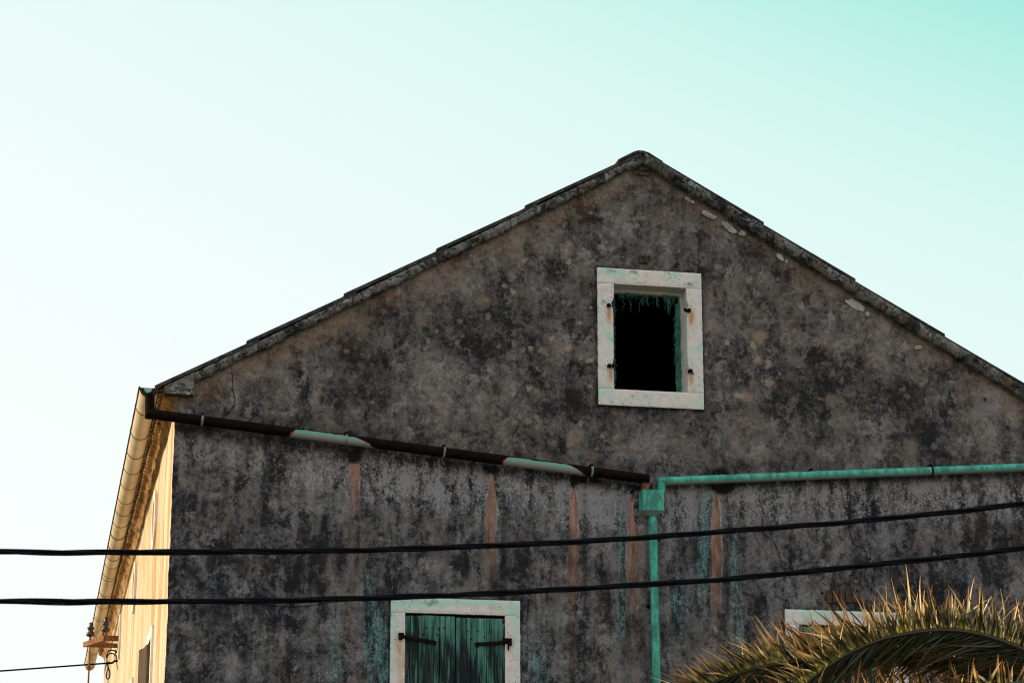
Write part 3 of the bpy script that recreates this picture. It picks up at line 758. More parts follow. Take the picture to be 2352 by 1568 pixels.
# ---- rain pipes over the gable
def clamp(parent, c, d, r, m, w=.022, stub=True, mi_m=None):
    bm = bmesh.new(); c = Vector(c); d = Vector(d).normalized()
    tube(bm, [c-d*w/2, c+d*w/2], r, 18)
    if stub:
        box(bm, (c.x-.010, c.y-.008, c.z+r-.004), (c.x+.012, c.y+.10, c.z+r+.026), 1)
    return from_bm('clamp', bm, [m, IRON], parent, smooth=False)
def pipes():
    Yp = -.085
    a0 = Vector((P(344,915,-.09).x, -.09, gz-.05)); a1 = P(344,950,-.09); a2 = P(1482,1099,Yp); a3 = P(1482,1128,Yp)
    path = lerp_path([a0, a1], .03)[:-1]+lerp_path([a1, a2], .035)
    bm = bmesh.new(); 
    tube(bm, lerp_path([a0, a1+Vector((0,0,-.045))], .03), .046, 20)
    tube(bm, lerp_path([a1+Vector((-.035,0,.003)), a2+Vector((.035,0,-.003))], .03), .050, 22)
    tube(bm, lerp_path([a2+Vector((0,0,.02)), a3], .02), .040, 20)
    o = from_bm('rusted_pipe', bm, PR, house, smooth=True)
    p1, p2, p3, p4 = P(655,990,Yp).x, P(875,1020,Yp).x, P(1140,1055,Yp).x, P(1362,1085,Yp).x
    sl = (a2.z-a1.z)/(a2.x-a1.x)
    def pt(x, y, z):
        cz = a1.z+sl*(x-a1.x); ang = np.arctan2(z-cz, -(y-Yp))   # 0 faces the street, + up
        f = np.zeros_like(x)
        for u, v in ((p1, p2), (p3, p4)):
            t = (x-u)/(v-u); inside = np.clip(1-np.abs(2*t-1)**7, 0, 1)*(t > 0)*(t < 1)
            top = .70-2.6*np.clip((t-.72)/.28, 0, 1)**1.3-1.2*np.clip((.10-t)/.10, 0, 1)
            f = np.maximum(f, inside*np.clip((top-ang)*1.0+.42, 0, .9)*np.clip((ang+2.2)*1.5, 0, 1))
        return f*(x < a2.x-.2)
    paint(o, 'paint', pt)
    paint(o, 'rusty', lambda x,y,z: ((x > a2.x-.045)*(z < a2.z-.045)).astype('f'))
    d = (a2-a1).normalized()
    for px, m in ((463, CLAMPM), (795, CLAMPM), (1020, CLAMPM), (1358, CLAMPM)):
        x = P(px, 1000, Yp).x; c = a1.lerp(a2, (x-a1.x)/(a2.x-a1.x)); clamp(house, c, d, .0525, m, .022)
    # turquoise pipe
    r = .0435
    b0 = P(1519,1135,Yp); b1 = P(1519,1105,Yp); b2 = P(2352,1073,Yp); b3 = b1+(b2-b1)*1.115
    bm = bmesh.new()
    d2 = (b3-b1).normalized()
    tube(bm, lerp_path([b0, b1+Vector((0,0,.028))], .04), r*.97, 20)
    tube(bm, lerp_path([b1-d2*.035, b3], .2), r, 22)
    o = from_bm('green_pipe', bm, PG, house, smooth=True)
    for px, stub in ((1660-5,1),(1833,0),(1865,1),(2140,1)):
        x = P(px, 1090, Yp).x; c = b1+d2*((x-b1.x)/d2.x); clamp(o, c, d2, r+.004, IRON if px in (2140,) else PG, .018 if px != 1833 else .008, bool(stub))
    # miter seam at the elbow
    bm = bmesh.new(); e = b1
    tube(bm, [e+Vector((-.047,-.002,.047)), e+Vector((0,-.047,0)), e+Vector((.046,-.002,-.05))], .004, 6); from_bm('elbow_seam', bm, PG, o)
    # second eave: the pipe turns up to the far gutter
    bm = bmesh.new(); box(bm, (0,0,0), (1,1,1)); bm.free()
    # hopper box
    bm = bmesh.new()
    x0, x1 = P(1477,1150,-.17).x, P(1525,1150,-.17).x; zt, zb = P(1500,1124,-.17).z, P(1500,1171,-.17).z
    v = box(bm, (x0, -.175, zb), (x1, -.012, zt))
    bmesh.ops.bevel(bm, geom=list(bm.edges), offset=.004, segments=2, affect='EDGES')
    h = from_bm('hopper_box', bm, PG, house)
    bm = bmesh.new()    # tapering underside and the folded rim
    A = [(x0-.004,-.180,zb),(x1+.004,-.180,zb),(x1+.004,-.010,zb),(x0-.004,-.010,zb)]; xm = (x0+x1)/2
    Bp = [(xm-.055,-.13,zb-.045),(xm+.055,-.13,zb-.045),(xm+.055,-.03,zb-.045),(xm-.055,-.03,zb-.045)]
    va = [bm.verts.new(p) for p in A]; vt = [bm.verts.new((p[0],p[1],p[2]+.012)) for p in A]; vb = [bm.verts.new(p) for p in Bp]
    for k in range(4):
        bm.faces.new((va[k],va[(k+1)%4],vt[(k+1)%4],vt[k])); bm.faces.new((va[k],vb[k],vb[(k+1)%4],va[(k+1)%4]))
    bm.faces.new(vt); bm.faces.new(vb[::-1])
    from_bm('hopper_funnel', bm, PG, h)
    # downpipe, a little out of plumb
    c0 = P(1499,1178,Yp); c1 = P(1508,1568,Yp); c2 = c1+(c1-c0)*((c1.z-.1)/(c0.z-c1.z))
    bm = bmesh.new(); tube(bm, lerp_path([c0+Vector((0,0,.03)), c2], .25), .041, 20)
    dp = from_bm('downpipe', bm, PG, house, smooth=True)
    for py in (1200, 1228, 1470):
        c = c0.lerp(c1, (py-1178)/390); clamp(dp, c, (c1-c0), .0445, PG, .02, False)
    for py in (1236, 1492):
        c = P(1512, py, -.03); bm = bmesh.new(); box(bm, (c.x-.02, -.05, c.z-.012), (c.x+.035, .0, c.z+.010)); from_bm('wall_hook', bm, RUSTY, dp)
pipes()

# ---- attic window: stone surround, reveal, inner frame, hinge pins
def stone_paint(o, teal=(), soot_and_shade=(), rust=()):
    paint(o, 'teal', blobs(teal)); paint(o, 'soot_shade', blobs(soot_and_shade)); paint(o, 'rust', blobs(rust))
def attic_window():
    w = empty('attic_window', (0,0,0), house)
    y0, y1 = -.022, .158
    Zt = P(1490,655.5).z; Zb = P(1490,897).z
    zl = P(1400,652).z-.0; zs_ = P(1490,898).z
    hingez = [P(1399,700).z, P(1399,839).z, P(1582,712).z, P(1586,851).z]
    def bite(z, zc, amp, w_=.05): return amp*math.exp(-((z-zc)/w_)**2)
    rust = [(1398,722,6,22,1.4),(1402,860,7,22,1.1),(1587,732,7,22,1.4),(1587,870,6,22,1.1)]
    teal = [(1403,625,22,10,.9),(1385,770,10,40,.4),(1398,775,5,12,1.5),(1382,900,14,14,.9),(1545,630,30,6,.9),(1460,922,40,12,.5),(1604,803,7,8,1.6),(1430,628,40,8,.6),(1605,650,12,10,.6),(1600,925,14,10,.6)]
    soot_and_shade = [(1405,622,14,8,.8),(1455,626,16,7,.9),(1533,628,10,5,.8),(1580,654,12,6,1.3),(1388,696,10,8,.9),(1458,640,6,4,.8),(1470,912,30,6,.4),(1384,672,6,4,.5)]
    for name, x0, x1, z0, z1, f0, f1 in (
        ('lintel', UW['x0'], UW['x1'], zl, UW['z1'], None, None),
        ('sill', UW['x0'], UW['x1'], UW['z0'], zs_, None, None),
        ('jamb', UW['x0'], ui0, zs_+.003, zl-.003, None, lambda z: -bite(z, hingez[0]+.02, .02)-bite(z, hingez[1], .012)+(-.012 if z < hingez[0]+.03 else 0)),
        ('jamb', ui1, UW['x1'], zs_+.003, zl-.003, lambda z: bite(z, hingez[2]+.03, .022)+bite(z, hingez[3], .02)+.004, None)):
        bm = bmesh.new(); gridbox(bm, x0, x1, z0, z1, y0, y1, .02, f0, f1, .0022)
        o = from_bm(name, bm, ST, w); stone_paint(o, teal, soot_and_shade, rust)
    # inner timber frame behind the rebate
    yi = .15
    bm = bmesh.new()
    box(bm, (ui0-.03, yi, P(1490,676,yi).z), (ui1+.05, yi+.06, zl+.03))
    box(bm, (P(1563,780,yi).x, yi+.001, zs_-.02), (ui1+.05, yi+.06, zl))
    o = from_bm('inner_frame', bm, ST, w); stone_paint(o, [(1565,800,10,120,.9)], [], [])
    bm = bmesh.new(); box(bm, (P(1553,780,yi+.05).x, yi+.04, zs_-.02), (ui1+.05, yi+.08, zl-.12)); from_bm('green_post', bm, NET, w)
    for (px, py, kx) in ((1399,700,1),(1400,839,1),(1583,712,-1),(1587,851,-1)):
        p = P(px, py, -.05); bm = bmesh.new()
        bmesh.ops.create_icosphere(bm, subdivisions=2, radius=.022)
        for v in bm.verts: v.co = Vector((p.x+v.co.x*random.uniform(.8,1.15), -.045+v.co.y, p.z+v.co.z*random.uniform(.85,1.1)))
        box(bm, (p.x-.018, -.05, p.z-.015), (p.x+.018, -.0, p.z+.012), 0, .002)
        if (px, py) in ((1400,839),(1583,712)):
            box(bm, (min(p.x, p.x+kx*.052), -.047, p.z-.006), (max(p.x, p.x+kx*.052), -.035, p.z+.010), 0, .002)
            box(bm, (p.x+kx*.04-.011, -.052, p.z-.014), (p.x+kx*.04+.011, -.03, p.z+.018), 0, .002)
        else:
            tube(bm, [(p.x-kx*.0, -.04, p.z), (p.x+kx*.03*(-1 if px == 1587 else 1), -.04, p.z-.01-(.025 if px == 1587 else 0))], .007, 8)
        from_bm('hinge_pin', bm, IRON, w)
attic_window()

# torn netting hanging in the attic opening
def netting():
    bm = bmesh.new(); yi = .138
    zt = P(1490,678,yi).z; zb = P(1490,897,yi).z; xl = P(1408,780,yi).x; xr = P(1560,780,yi).x
    def strand(p, ln, sway, r=.0028, up=0, drift=0):
        pts = []; x, z = p; n = 8
        ph = random.uniform(0, 6); 
        for i in range(n+1):
            t = i/n
            pts.append((x+sway*math.sin(ph+t*random.uniform(3,5))*t+drift*t, yi-.01+random.uniform(-.012,.012), z-ln*t+up*math.sin(math.pi*t)))
        tube(bm, crom(pts, 2), r, 4, False)
    for i in range(60):      # dense short fringe on top
        strand((random.uniform(xl, xr), zt+.012), random.uniform(.015,.05), .008, .0022)
    for cx, n, ln in ((.10,4,.10),(.14,3,.13),(.24,5,.07),(.38,4,.09),(.45,4,.16),(.50,4,.15),(.55,3,.07),(.68,4,.16),(.78,5,.17),(.83,7,.24),(.88,5,.19),(.92,5,.15),(.33,3,.06),(.20,2,.14)):
        for k in range(n):
            strand((xl+(xr-xl)*(cx+random.uniform(-.02,.02)), zt+.01), ln*random.uniform(.35,.95), .006, random.choice((.0014,.0022)), drift=random.uniform(-.02,.025))
    for k in range(5):
        strand((xl+(xr-xl)*random.uniform(.05,.9), zt), random.uniform(.08,.2), .03, .0014, drift=random.uniform(-.06,.06))
    for i in range(150):      # ragged strip down the left
        z = random.uniform(zb, zt); w = .010+.030*max(0, mn.noise(Vector((1,0,z*3)))+.4)+(.02 if z > zt-.25 else 0)
        x = xl-.012+random.uniform(0, w); strand((x, z), random.uniform(.03,.10), .012, .0022, drift=random.uniform(-.01,.015))
    for i in range(240):      # heavier strip down the right
        z = random.uniform(zb, zt-.02); w = .045+.02*mn.noise(Vector((4,0,z*4)))
        x = xr+.012-random.random()**1.4*w-(.015 if z < zt-.9 else 0)*0; strand((x, z), random.uniform(.05,.15), .010, .0024, drift=random.uniform(-.02,.008))
    for i in range(60):
        z = random.uniform(zb+.3, zt-.2); x = xr-.035
        strand((x, z), random.uniform(.0,.03), .01, .0018, drift=-random.uniform(.01,.035))
    for v in bm.verts: v.co.z = max(v.co.z, zs_min)
    o = from_bm('torn_netting', bm, NET, smooth=True)
    tag(o, 'frayed green netting hanging round the black attic window opening', 'netting')
zs_min = P(1490,898).z+.003
netting()

# ---- shuttered window (two alike in the gable)
def shutter_window(dx, detail=True):
    w = empty('shuttered_window', (0,0,0), house)
    y0, y1 = -.018, .20
    teal = [(940,1388,60,8,1.2),(1010,1380,60,8,1.5),(1100,1382,60,14,.9),(1180,1400,20,20,.9),(905,1430,12,50,.6),(1180,1450,10,50,.5),(905,1480,10,80,.3)]
    soot_and_shade = [(990,1384,24,9,.9),(930,1380,30,5,.6),(905,1412,14,8,.5),(903,1460,8,10,.5),(1050,1382,6,5,.5)]
    rust = [(915,1492,10,34,.75),(922,1540,9,60,.5),(1168,1474,7,22,1.0),(1130,1396,10,7,.7)]
    xo = DXW if dx else 0
    def sh(l): return l if not dx else [(a+940, b+20, c, d, e*.6) for a,b,c,d,e in l]
    ot = 1.4 if dx else 0
    for name, a, b, z0, z1 in (('lintel', LWx0, LWx1, lit, LWz1), ('sill', LWx0-.03, LWx1+.03, LWz0, lib),
                               ('jamb', LWx0, li0, lib+.003, lit-.003), ('jamb', li1, LWx1, lib+.003, lit-.003)):
        bm = bmesh.new(); gridbox(bm, a+xo, b+xo, z0, z1, y0, y1, .022, None, None, .0022)
        o = from_bm(name, bm, ST, w)
        stone_paint(o, sh(teal), sh(soot_and_shade) if not dx else [], sh(rust) if not dx else [])
        if name == 'lintel' and dx: o['label'] = 'clean pale lintel half hidden by palm leaflets'
    mid = P(1046,1450).x
    for side, (xa, xb) in enumerate(((li0+.004, mid-.003), (mid+.003, li1+.006))):
        bm = bmesh.new(); ys = -.004
        frac = (0, .15, .31, .42, .68, 1.0) if side == 0 else (0, .22, .45, .66, .80, 1.0)
        if side == 0: frac = (0, .10, .33, .69, 1.0)
        else: frac = (0, .30, .62, .77, 1.0)
        top = lit-.024 if side == 0 else lit-.034
        for f0, f1 in zip(frac, frac[1:]):
            a = xa+(xb-xa)*f0+.0032; b = xa+(xb-xa)*f1-.0032; tz = top+random.uniform(-.004,.004); yy = ys+random.uniform(-.004,.006)
            gridbox(bm, a+xo, b+xo, lib+.02, tz, yy, yy+.03, .03, None, None, .003)
        s = from_bm('shutter', bm, WD, w)
        paint(s, 'fade', lambda x,y,z: np.clip((lit-.22-z)/.3, 0, 1)*(.8 if side else .45)+.5*np.exp(-((x-xo-xa)/.10)**2)*(side == 0)*(z < lit-.2))
        for px, py in (((979.5,1440),(1008,1441),(1020.5,1441),(970,1456),(1004,1456)) if side == 0 else ((1074,1448),(1097,1448),(1083,1466),(1113,1462),(1128.6,1449.6),(1097,1486))):
            p = P(px, py, -.01); bm = bmesh.new(); bmesh.ops.create_icosphere(bm, subdivisions=1, radius=.0085, matrix=Matrix.Translation((p.x+xo, -.006, p.z)))
            from_bm('nail', bm, IRON, w)
        bm = bmesh.new()
        if side == 0: q = [P(920,1459,-.03), P(960,1467,-.03), P(1003,1475,-.03)]
        else: q = [P(1172,1472,-.03), P(1130,1476.5,-.03), P(1092,1478,-.03)]
        for a, b in zip(q, q[1:]):
            hh = .017
            vs = [bm.verts.new(v) for v in ((a.x+xo,-.022,a.z-hh),(b.x+xo,-.022,b.z-hh),(b.x+xo,-.022,b.z+hh),(a.x+xo,-.022,a.z+hh),(a.x+xo,-.005,a.z-hh),(b.x+xo,-.005,b.z-hh),(b.x+xo,-.005,b.z+hh),(a.x+xo,-.005,a.z+hh))]
            for f in ((0,1,2,3),(0,4,5,1),(3,2,6,7),(0,3,7,4),(1,5,6,2)): bm.faces.new([vs[i] for i in f])
        e = q[0]; tube(bm, [(e.x+xo, -.03, e.z-.04), (e.x+xo, -.03, e.z+.028)], .017, 10)
        if side: tube(bm, [(e.x+xo-.018, -.03, e.z+.01), (e.x+xo-.018, -.03, e.z-.085)], .008, 8); box(bm, (e.x+xo-.07, -.028, e.z-.02), (e.x+xo, -.012, e.z+.03), 0, .006)
        else: box(bm, (e.x+xo-.02, -.04, e.z-.025), (e.x+xo+.035, -.02, e.z+.028), 0, .004)
        from_bm('strap_hinge', bm, IRON, w)
    bm = bmesh.new(); box(bm, (li0+xo-.05, .05, lib-.05), (li1+xo+.05, .12, lit+.05)); from_bm('backing_board', bm, IRON, w)
shutter_window(0); shutter_window(1)

# ---- openings of the sunny side wall: round attic lights and shuttered windows
def side_openings():
    src = None
    for i in range(4):
        yc = 3.05+4.75*i; zc = 6.22
        w = empty('round_window', (XL, yc, zc), house)
        def ring(r0, r1, xf, xb):
            bm = bmesh.new(); n = 28; R = []
            for k in range(n):
                a = 2*math.pi*k/n; R.append([bm.verts.new((x, r*math.cos(a), r*math.sin(a))) for r, x in ((r1,xb),(r1,xf),(r0,xf),(r0,xb+.02))])
            for k in range(n):
                for j in range(3): bm.faces.new((R[k][j],R[k][j+1],R[(k+1)%n][j+1],R[(k+1)%n][j]))
            return bm
        o = from_bm('frame', ring(.235,.335,-.03,.01), CHIPW, w)
        bm = bmesh.new(); bm.faces.new([bm.verts.new((-.016, .24*math.cos(2*math.pi*k/24), .24*math.sin(2*math.pi*k/24))) for k in range(24)])
        from_bm('pane', bm, GLASSD, w)
    for i in range(4):
        ya = PZ(354,1433,5.0).y+4.75*i; yb = ya+1.25; zt = 5.0; zb = 3.2
        w = empty('side_window', (XL, ya, zb), house)
        bm = bmesh.new(); x = -.028
        for (a, b, c, d) in ((0,1.25,1.68,1.8),(0,1.25,-.12,0),(0,.13,0,1.68),(1.12,1.25,0,1.68)): box(bm, (x, a, c+.001), (.01, b, d-.001))
        from_bm('frame', bm, CHIPW, w)
        bm = bmesh.new(); box(bm, (-.012, .13, .0), (.01, 1.12, 1.68)); from_bm('pane', bm, IRON, w)
        bm = bmesh.new()      # leaf hanging half open, broken lower edge
        for k in range(4):
            t0, t1 = k*.13, k*.13+.126; ca, sa = math.cos(math.radians(7)), math.sin(math.radians(7))
            b0 = .0+random.uniform(0,.25); tp = 1.60+random.uniform(-.02,.02)
            v = [bm.verts.new((-.03-t*sa-d*ca, .13+t*ca+d*sa, z)) for t in (t0,t1) for d in (0,.03) for z in (b0,tp)]
            for f in ((0,1,3,2),(4,6,7,5),(0,4,5,1),(2,3,7,6),(0,2,6,4),(1,5,7,3)): bm.faces.new([v[q] for q in f])
        from_bm('shutter', bm, BROWNW, w)
CHIPW = mat_simple('bright_painted_surround', (.78,.75,.70), (.66,.62,.55), 6, .8)
side_openings()

# ------------------------------------------------------------------ insulator bracket, cables
def bracket():
    b = empty('insulator_bracket', (XL, 13, 6.27))
    tag(b, 'rusty steel wall bracket carrying two dark insulators on the sunlit side wall', 'bracket')
    def add(name, bm, m, par=None, **k):
        o = from_bm(name, bm, m, par or b, **k)
        if not par: o.location = (-XL, -13, -6.27)
        return o
    z2 = lambda x, y_: (x/4.267, 1200.9+y_/4.267)
    Yn = 12.6; Yf = 13.5
    n1, n0 = P(*z2(1025,1125),Yn), P(*z2(1170,1125),Yn); zc = n1.z
    ff = PZ(*z2(825,1190), zc); f0 = Vector((XL, ff.y, zc))
    def bar(p, q, h=.030, w=.03):
        bm = bmesh.new(); p, q = Vector(p), Vector(q); d = (q-p).normalized(); s = Vector((-d.y, d.x, 0))*w/2; u = Vector((0,0,h))
        v = [bm.verts.new(a) for a in (p-s-u,p+s-u,p+s+u,p-s+u,q-s-u,q+s-u,q+s+u,q-s+u)]
        for f in ((0,1,2,3),(7,6,5,4),(0,4,5,1),(1,5,6,2),(2,6,7,3),(3,7,4,0)): bm.faces.new([v[i] for i in f])
        return bm
    add('arm', bar((XL,n1.y,zc), (n1.x,n1.y,zc), .040), RUSTY)
    add('arm', bar(f0, ff, .034), RUSTY)
    add('crossbar', bar((n1.x,n1.y,zc+.001), (ff.x,ff.y,zc+.001), .038, .034), RUSTY)
    bm = bmesh.new(); box(bm, (XL-.012, n1.y-.05, zc-.14), (XL+.02, n1.y+.03, zc+.18)); add('wall_plate', bm, IRON); bm = bmesh.new(); box(bm, (XL-.012, ff.y-.05, zc-.12), (XL+.02, ff.y+.03, zc+.10)); add('wall_plate', bm, IRON)
    m = Vector((ff.x, ff.y, zc)).lerp(Vector((n1.x, n1.y, zc)), .30)
    for p, low in ((m, .62), (Vector((n1.x+.01, n1.y, zc)), .0)):
        bm = bmesh.new(); tube(bm, [(p.x, p.y, p.z-low-.04), (p.x, p.y, p.z+.12)], .013, 8)
        if low: box(bm, (p.x-.025, p.y-.03, p.z-.40), (p.x+.025, p.y+.03, p.z-.35))
        pin = add('pin', bm, RUSTY)
        bm = bmesh.new(); z0 = p.z+.09
        prof = [(.028,0),(.062,.012),(.066,.05),(.040,.075),(.034,.095),(.052,.115),(.054,.14),(.030,.16),(.036,.185),(.030,.21),(.006,.22)]
        rings = [[bm.verts.new((p.x+r*math.cos(2*math.pi*k/16), p.y+r*math.sin(2*math.pi*k/16), z0+h)) for k in range(16)] for r, h in prof]
        for a, c in zip(rings, rings[1:]):
            for k in range(16): bm.faces.new((a[k],a[(k+1)%16],c[(k+1)%16],c[k]))
        bm.faces.new(rings[0]); bm.faces.new(rings[-1])
        add('insulator', bm, CERAM, smooth=True)
    bm = bmesh.new(); a, c = m+Vector((.05,0,.16)), Vector((n1.x-.04, n1.y, zc+.19))
    tube(bm, crom([a, (a+c)/2+Vector((0,0,-.045)), c], 6), .007, 6); add('bridging_wire', bm, RUSTY)
    # loose looped cable at the wall below
    bm = bmesh.new()
    q = [P(*z2(*p), 12.7) for p in ((1170,1285),(1130,1250),(1080,1240),(1052,1275),(1050,1330),(1062,1400),(1080,1450),(1075,1500),(1058,1512),(1045,1490),(1052,1440),(1066,1400),(1055,1340),(1060,1280),(1090,1250),(1135,1262),(1168,1300))]
    q = [Vector((p.x, p.y+.02*i, p.z)) for i, p in enumerate(q)]
    tube(bm, crom(q, 6), .010, 7)
    o = from_bm('looped_cable', bm, CABLE, smooth=True); tag(o, 'loose black cable looped down the sunlit wall below the bracket', 'cable')
bracket()

def thin_wire():
    bm = bmesh.new(); a = P(245,1522,13.2); b = P(-3500,1795,12.4); w = P(273,1517,13.2); w.x = XL
    tube(bm, lerp_path([b, a], 1.0), .013, 7)
    tube(bm, crom([a, P(258,1521,13.2), P(263,1517,13.2), w], 5), [.02]*3+[.016]*13, 7)
    for k in range(2):
        p = P(262+k*9, 1519-k, 13.1); tube(bm, crom([p, p+Vector((.0,0,.09)), p+Vector((.05-.1*k,0,.16)), p+Vector((.03,0,.02-.3*k))], 5), .006, 5)
    o = from_bm('service_wire', bm, CABLE, smooth=True); tag(o, 'thin taut grey wire running left from the sunlit wall under the bracket', 'wire')
thin_wire()

def cable(name, pts, label, Y=-10.0, seed=0, loose=()):
    rnd = random.Random(seed)
    q = crom([P(px, py, Y) for px, py in pts], 24)
    # resample
    L = [0]
    for a, b in zip(q, q[1:]): L.append(L[-1]+(b-a).length)
    n = int(L[-1]/.035); pts2 = []; j = 0
    for i in range(n+1):
        s = L[-1]*i/n
        while j < len(L)-2 and L[j+1] < s: j += 1
        t = (s-L[j])/max(1e-6, L[j+1]-L[j]); pts2.append((s, q[j].lerp(q[j+1], t)))
    e = empty(name, pts2[0][1]); tag(e, label, 'cable', 'twisted cables strung across in front of the house')
    for k in range(3):
        bm = bmesh.new(); path = []
        for s, p in pts2:
            a = s*2*math.pi/1.15+k*2*math.pi/3+.9*mn.noise(Vector((s*.8, seed, k)))
            r = .0078+.0020*mn.noise(Vector((s*1.3, seed+5, k)))
            path.append(p+Vector((0, math.cos(a)*r, math.sin(a)*r+.0035*mn.noise(Vector((s*1.1, seed, 0))))))
        tube(bm, path, .0088, 8); o = from_bm('strand', bm, CABLE, e, smooth=True); o.location = -pts2[0][1]
    bm = bmesh.new(); path = []
    for s, p in pts2:
        b = max(0, mn.noise(Vector((s*1.7, seed*3+1, 4))))
        path.append(p+Vector((0, -.012, -.014-.022*b*b*2)))
    tube(bm, path, .0022, 5); o = from_bm('binding_wire', bm, CABLE, e, smooth=True); o.location = -pts2[0][1]
cable('overhead_cable', [(-9000,-300),(-4500,820),(-1500,1190),(-700,1242),(0,1265.5),(250,1268),(500,1267),(900,1260.5),(1300,1245),(1700,1217),(2000,1193),(2352,1156),(3000,1070),(3800,940)],
      'upper of two thick twisted black cables crossing the gable wall', seed=1)
cable('overhead_cable', [(-9000,-180),(-4500,940),(-1500,1310),(-700,1362),(0,1379.5),(250,1380.5),(480,1380),(700,1377),(1000,1367.5),(1300,1352),(1600,1334),(1900,1307),(2352,1258),(3000,1170),(3800,1050)],
      'lower of two thick twisted black cables, passing just above the green shutters', seed=2)

# ------------------------------------------------------------------ palm
def frond(tree, base, pts, n, up_len, dn_len, Y, seed, dry=.3, lab=None, world=False, dens=1.0, lean=.35):
    rnd = random.Random(seed); O = Vector(base)
    q = crom(pts if world else [P(px, py, Y+dy) for px, py, dy in pts], 16)
    q = [Vector(p) for p in q]; N = len(q)
    bm = bmesh.new()
    la = bm.verts.layers.float.new('tip'); lb = bm.verts.layers.float.new('dry'); lc = bm.verts.layers.float.new('lit_row'); ld = bm.verts.layers.float.new('bright')
    tube(bm, q, [.020*(1-.8*i/(N-1))+.003 for i in range(N)], 7)
    bm.verts.ensure_lookup_table()
    for v in bm.verts: v[la] = .2; v[lb] = .7
    acc = [0]
    for a, b in zip(q, q[1:]): acc.append(acc[-1]+(b-a).length)
    tot = acc[-1]
    for k in range(int(n*dens)):
        for row in (1, -1):
            s = (k+rnd.random())/(n*dens); d = s*tot; j = 0
            while j < N-2 and acc[j+1] < d: j += 1
            p = q[j].lerp(q[j+1], (d-acc[j])/max(1e-6, acc[j+1]-acc[j]))
            T = (q[min(j+2,N-1)]-q[max(j-1,0)]).normalized()
            side = T.cross(Vector((0,0,1))).normalized(); nrm = side.cross(T).normalized()
            env = min(1, .35+s*4)*(1-max(0, s-.78)*1.5)
            if row == 1:
                ln = up_len*env*(rnd.uniform(.4, .95) if rnd.random() < .88 else rnd.uniform(.95, 1.2))
                D = nrm*1.0+side*(-.35+rnd.uniform(-.5,.5))+T*(lean*(.15+s)+rnd.gauss(0,.20))
            else:
                ln = dn_len*env*rnd.uniform(.7, 1.15)
                D = nrm*rnd.uniform(-.55,-.15)+side*(.45+rnd.uniform(-.25,.25))+T*(.85+rnd.uniform(-.2,.2))
            if rnd.random() < .08: D += Vector((rnd.uniform(-.8,.8), rnd.uniform(-.5,.5), rnd.uniform(-.2,.5)))
            D.normalize()
            nn = Vector((-.80+rnd.uniform(-.75,.55), -.55+rnd.uniform(-.7,.7), .25+rnd.uniform(-.4,.5)))
            if row == -1: nn = Vector((.35+rnd.uniform(-.5,.5), -.8, -.35+rnd.uniform(-.4,.4)))
            wv = D.cross(nn).normalized()
            w = rnd.uniform(.007,.0135); dr = min(1, max(0, rnd.gauss(dry, .25)))
            bend = Vector((rnd.uniform(-.24,.24), rnd.uniform(-.1,.1), -.08+rnd.uniform(-.22,.16)))*ln*(1 if row == 1 else 1.2)
            br = rnd.random()**3 if rnd.random() < .72 else 1.0
            segs = 5; prev = None; fold = D.cross(wv)*w*.45
            for i in range(segs+1):
                t = i/segs; c = p+D*ln*t+bend*t*t
                ww = w*(.55+1.2*t if t < .35 else 1.0*(1-t)/.65+.08)
                vs = [bm.verts.new(c-wv*ww), bm.verts.new(c+fold*(1-t)), bm.verts.new(c+wv*ww)]
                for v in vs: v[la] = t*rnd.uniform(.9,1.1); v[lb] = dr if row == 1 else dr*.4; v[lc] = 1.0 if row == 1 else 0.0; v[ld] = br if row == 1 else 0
                if prev:
                    bm.faces.new((prev[0],prev[1],vs[1],vs[0])); bm.faces.new((prev[1],prev[2],vs[2],vs[1]))
                prev = vs
    for v in bm.verts: v.co -= O
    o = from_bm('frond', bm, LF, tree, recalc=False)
    if lab: o['label'] = lab
    return o
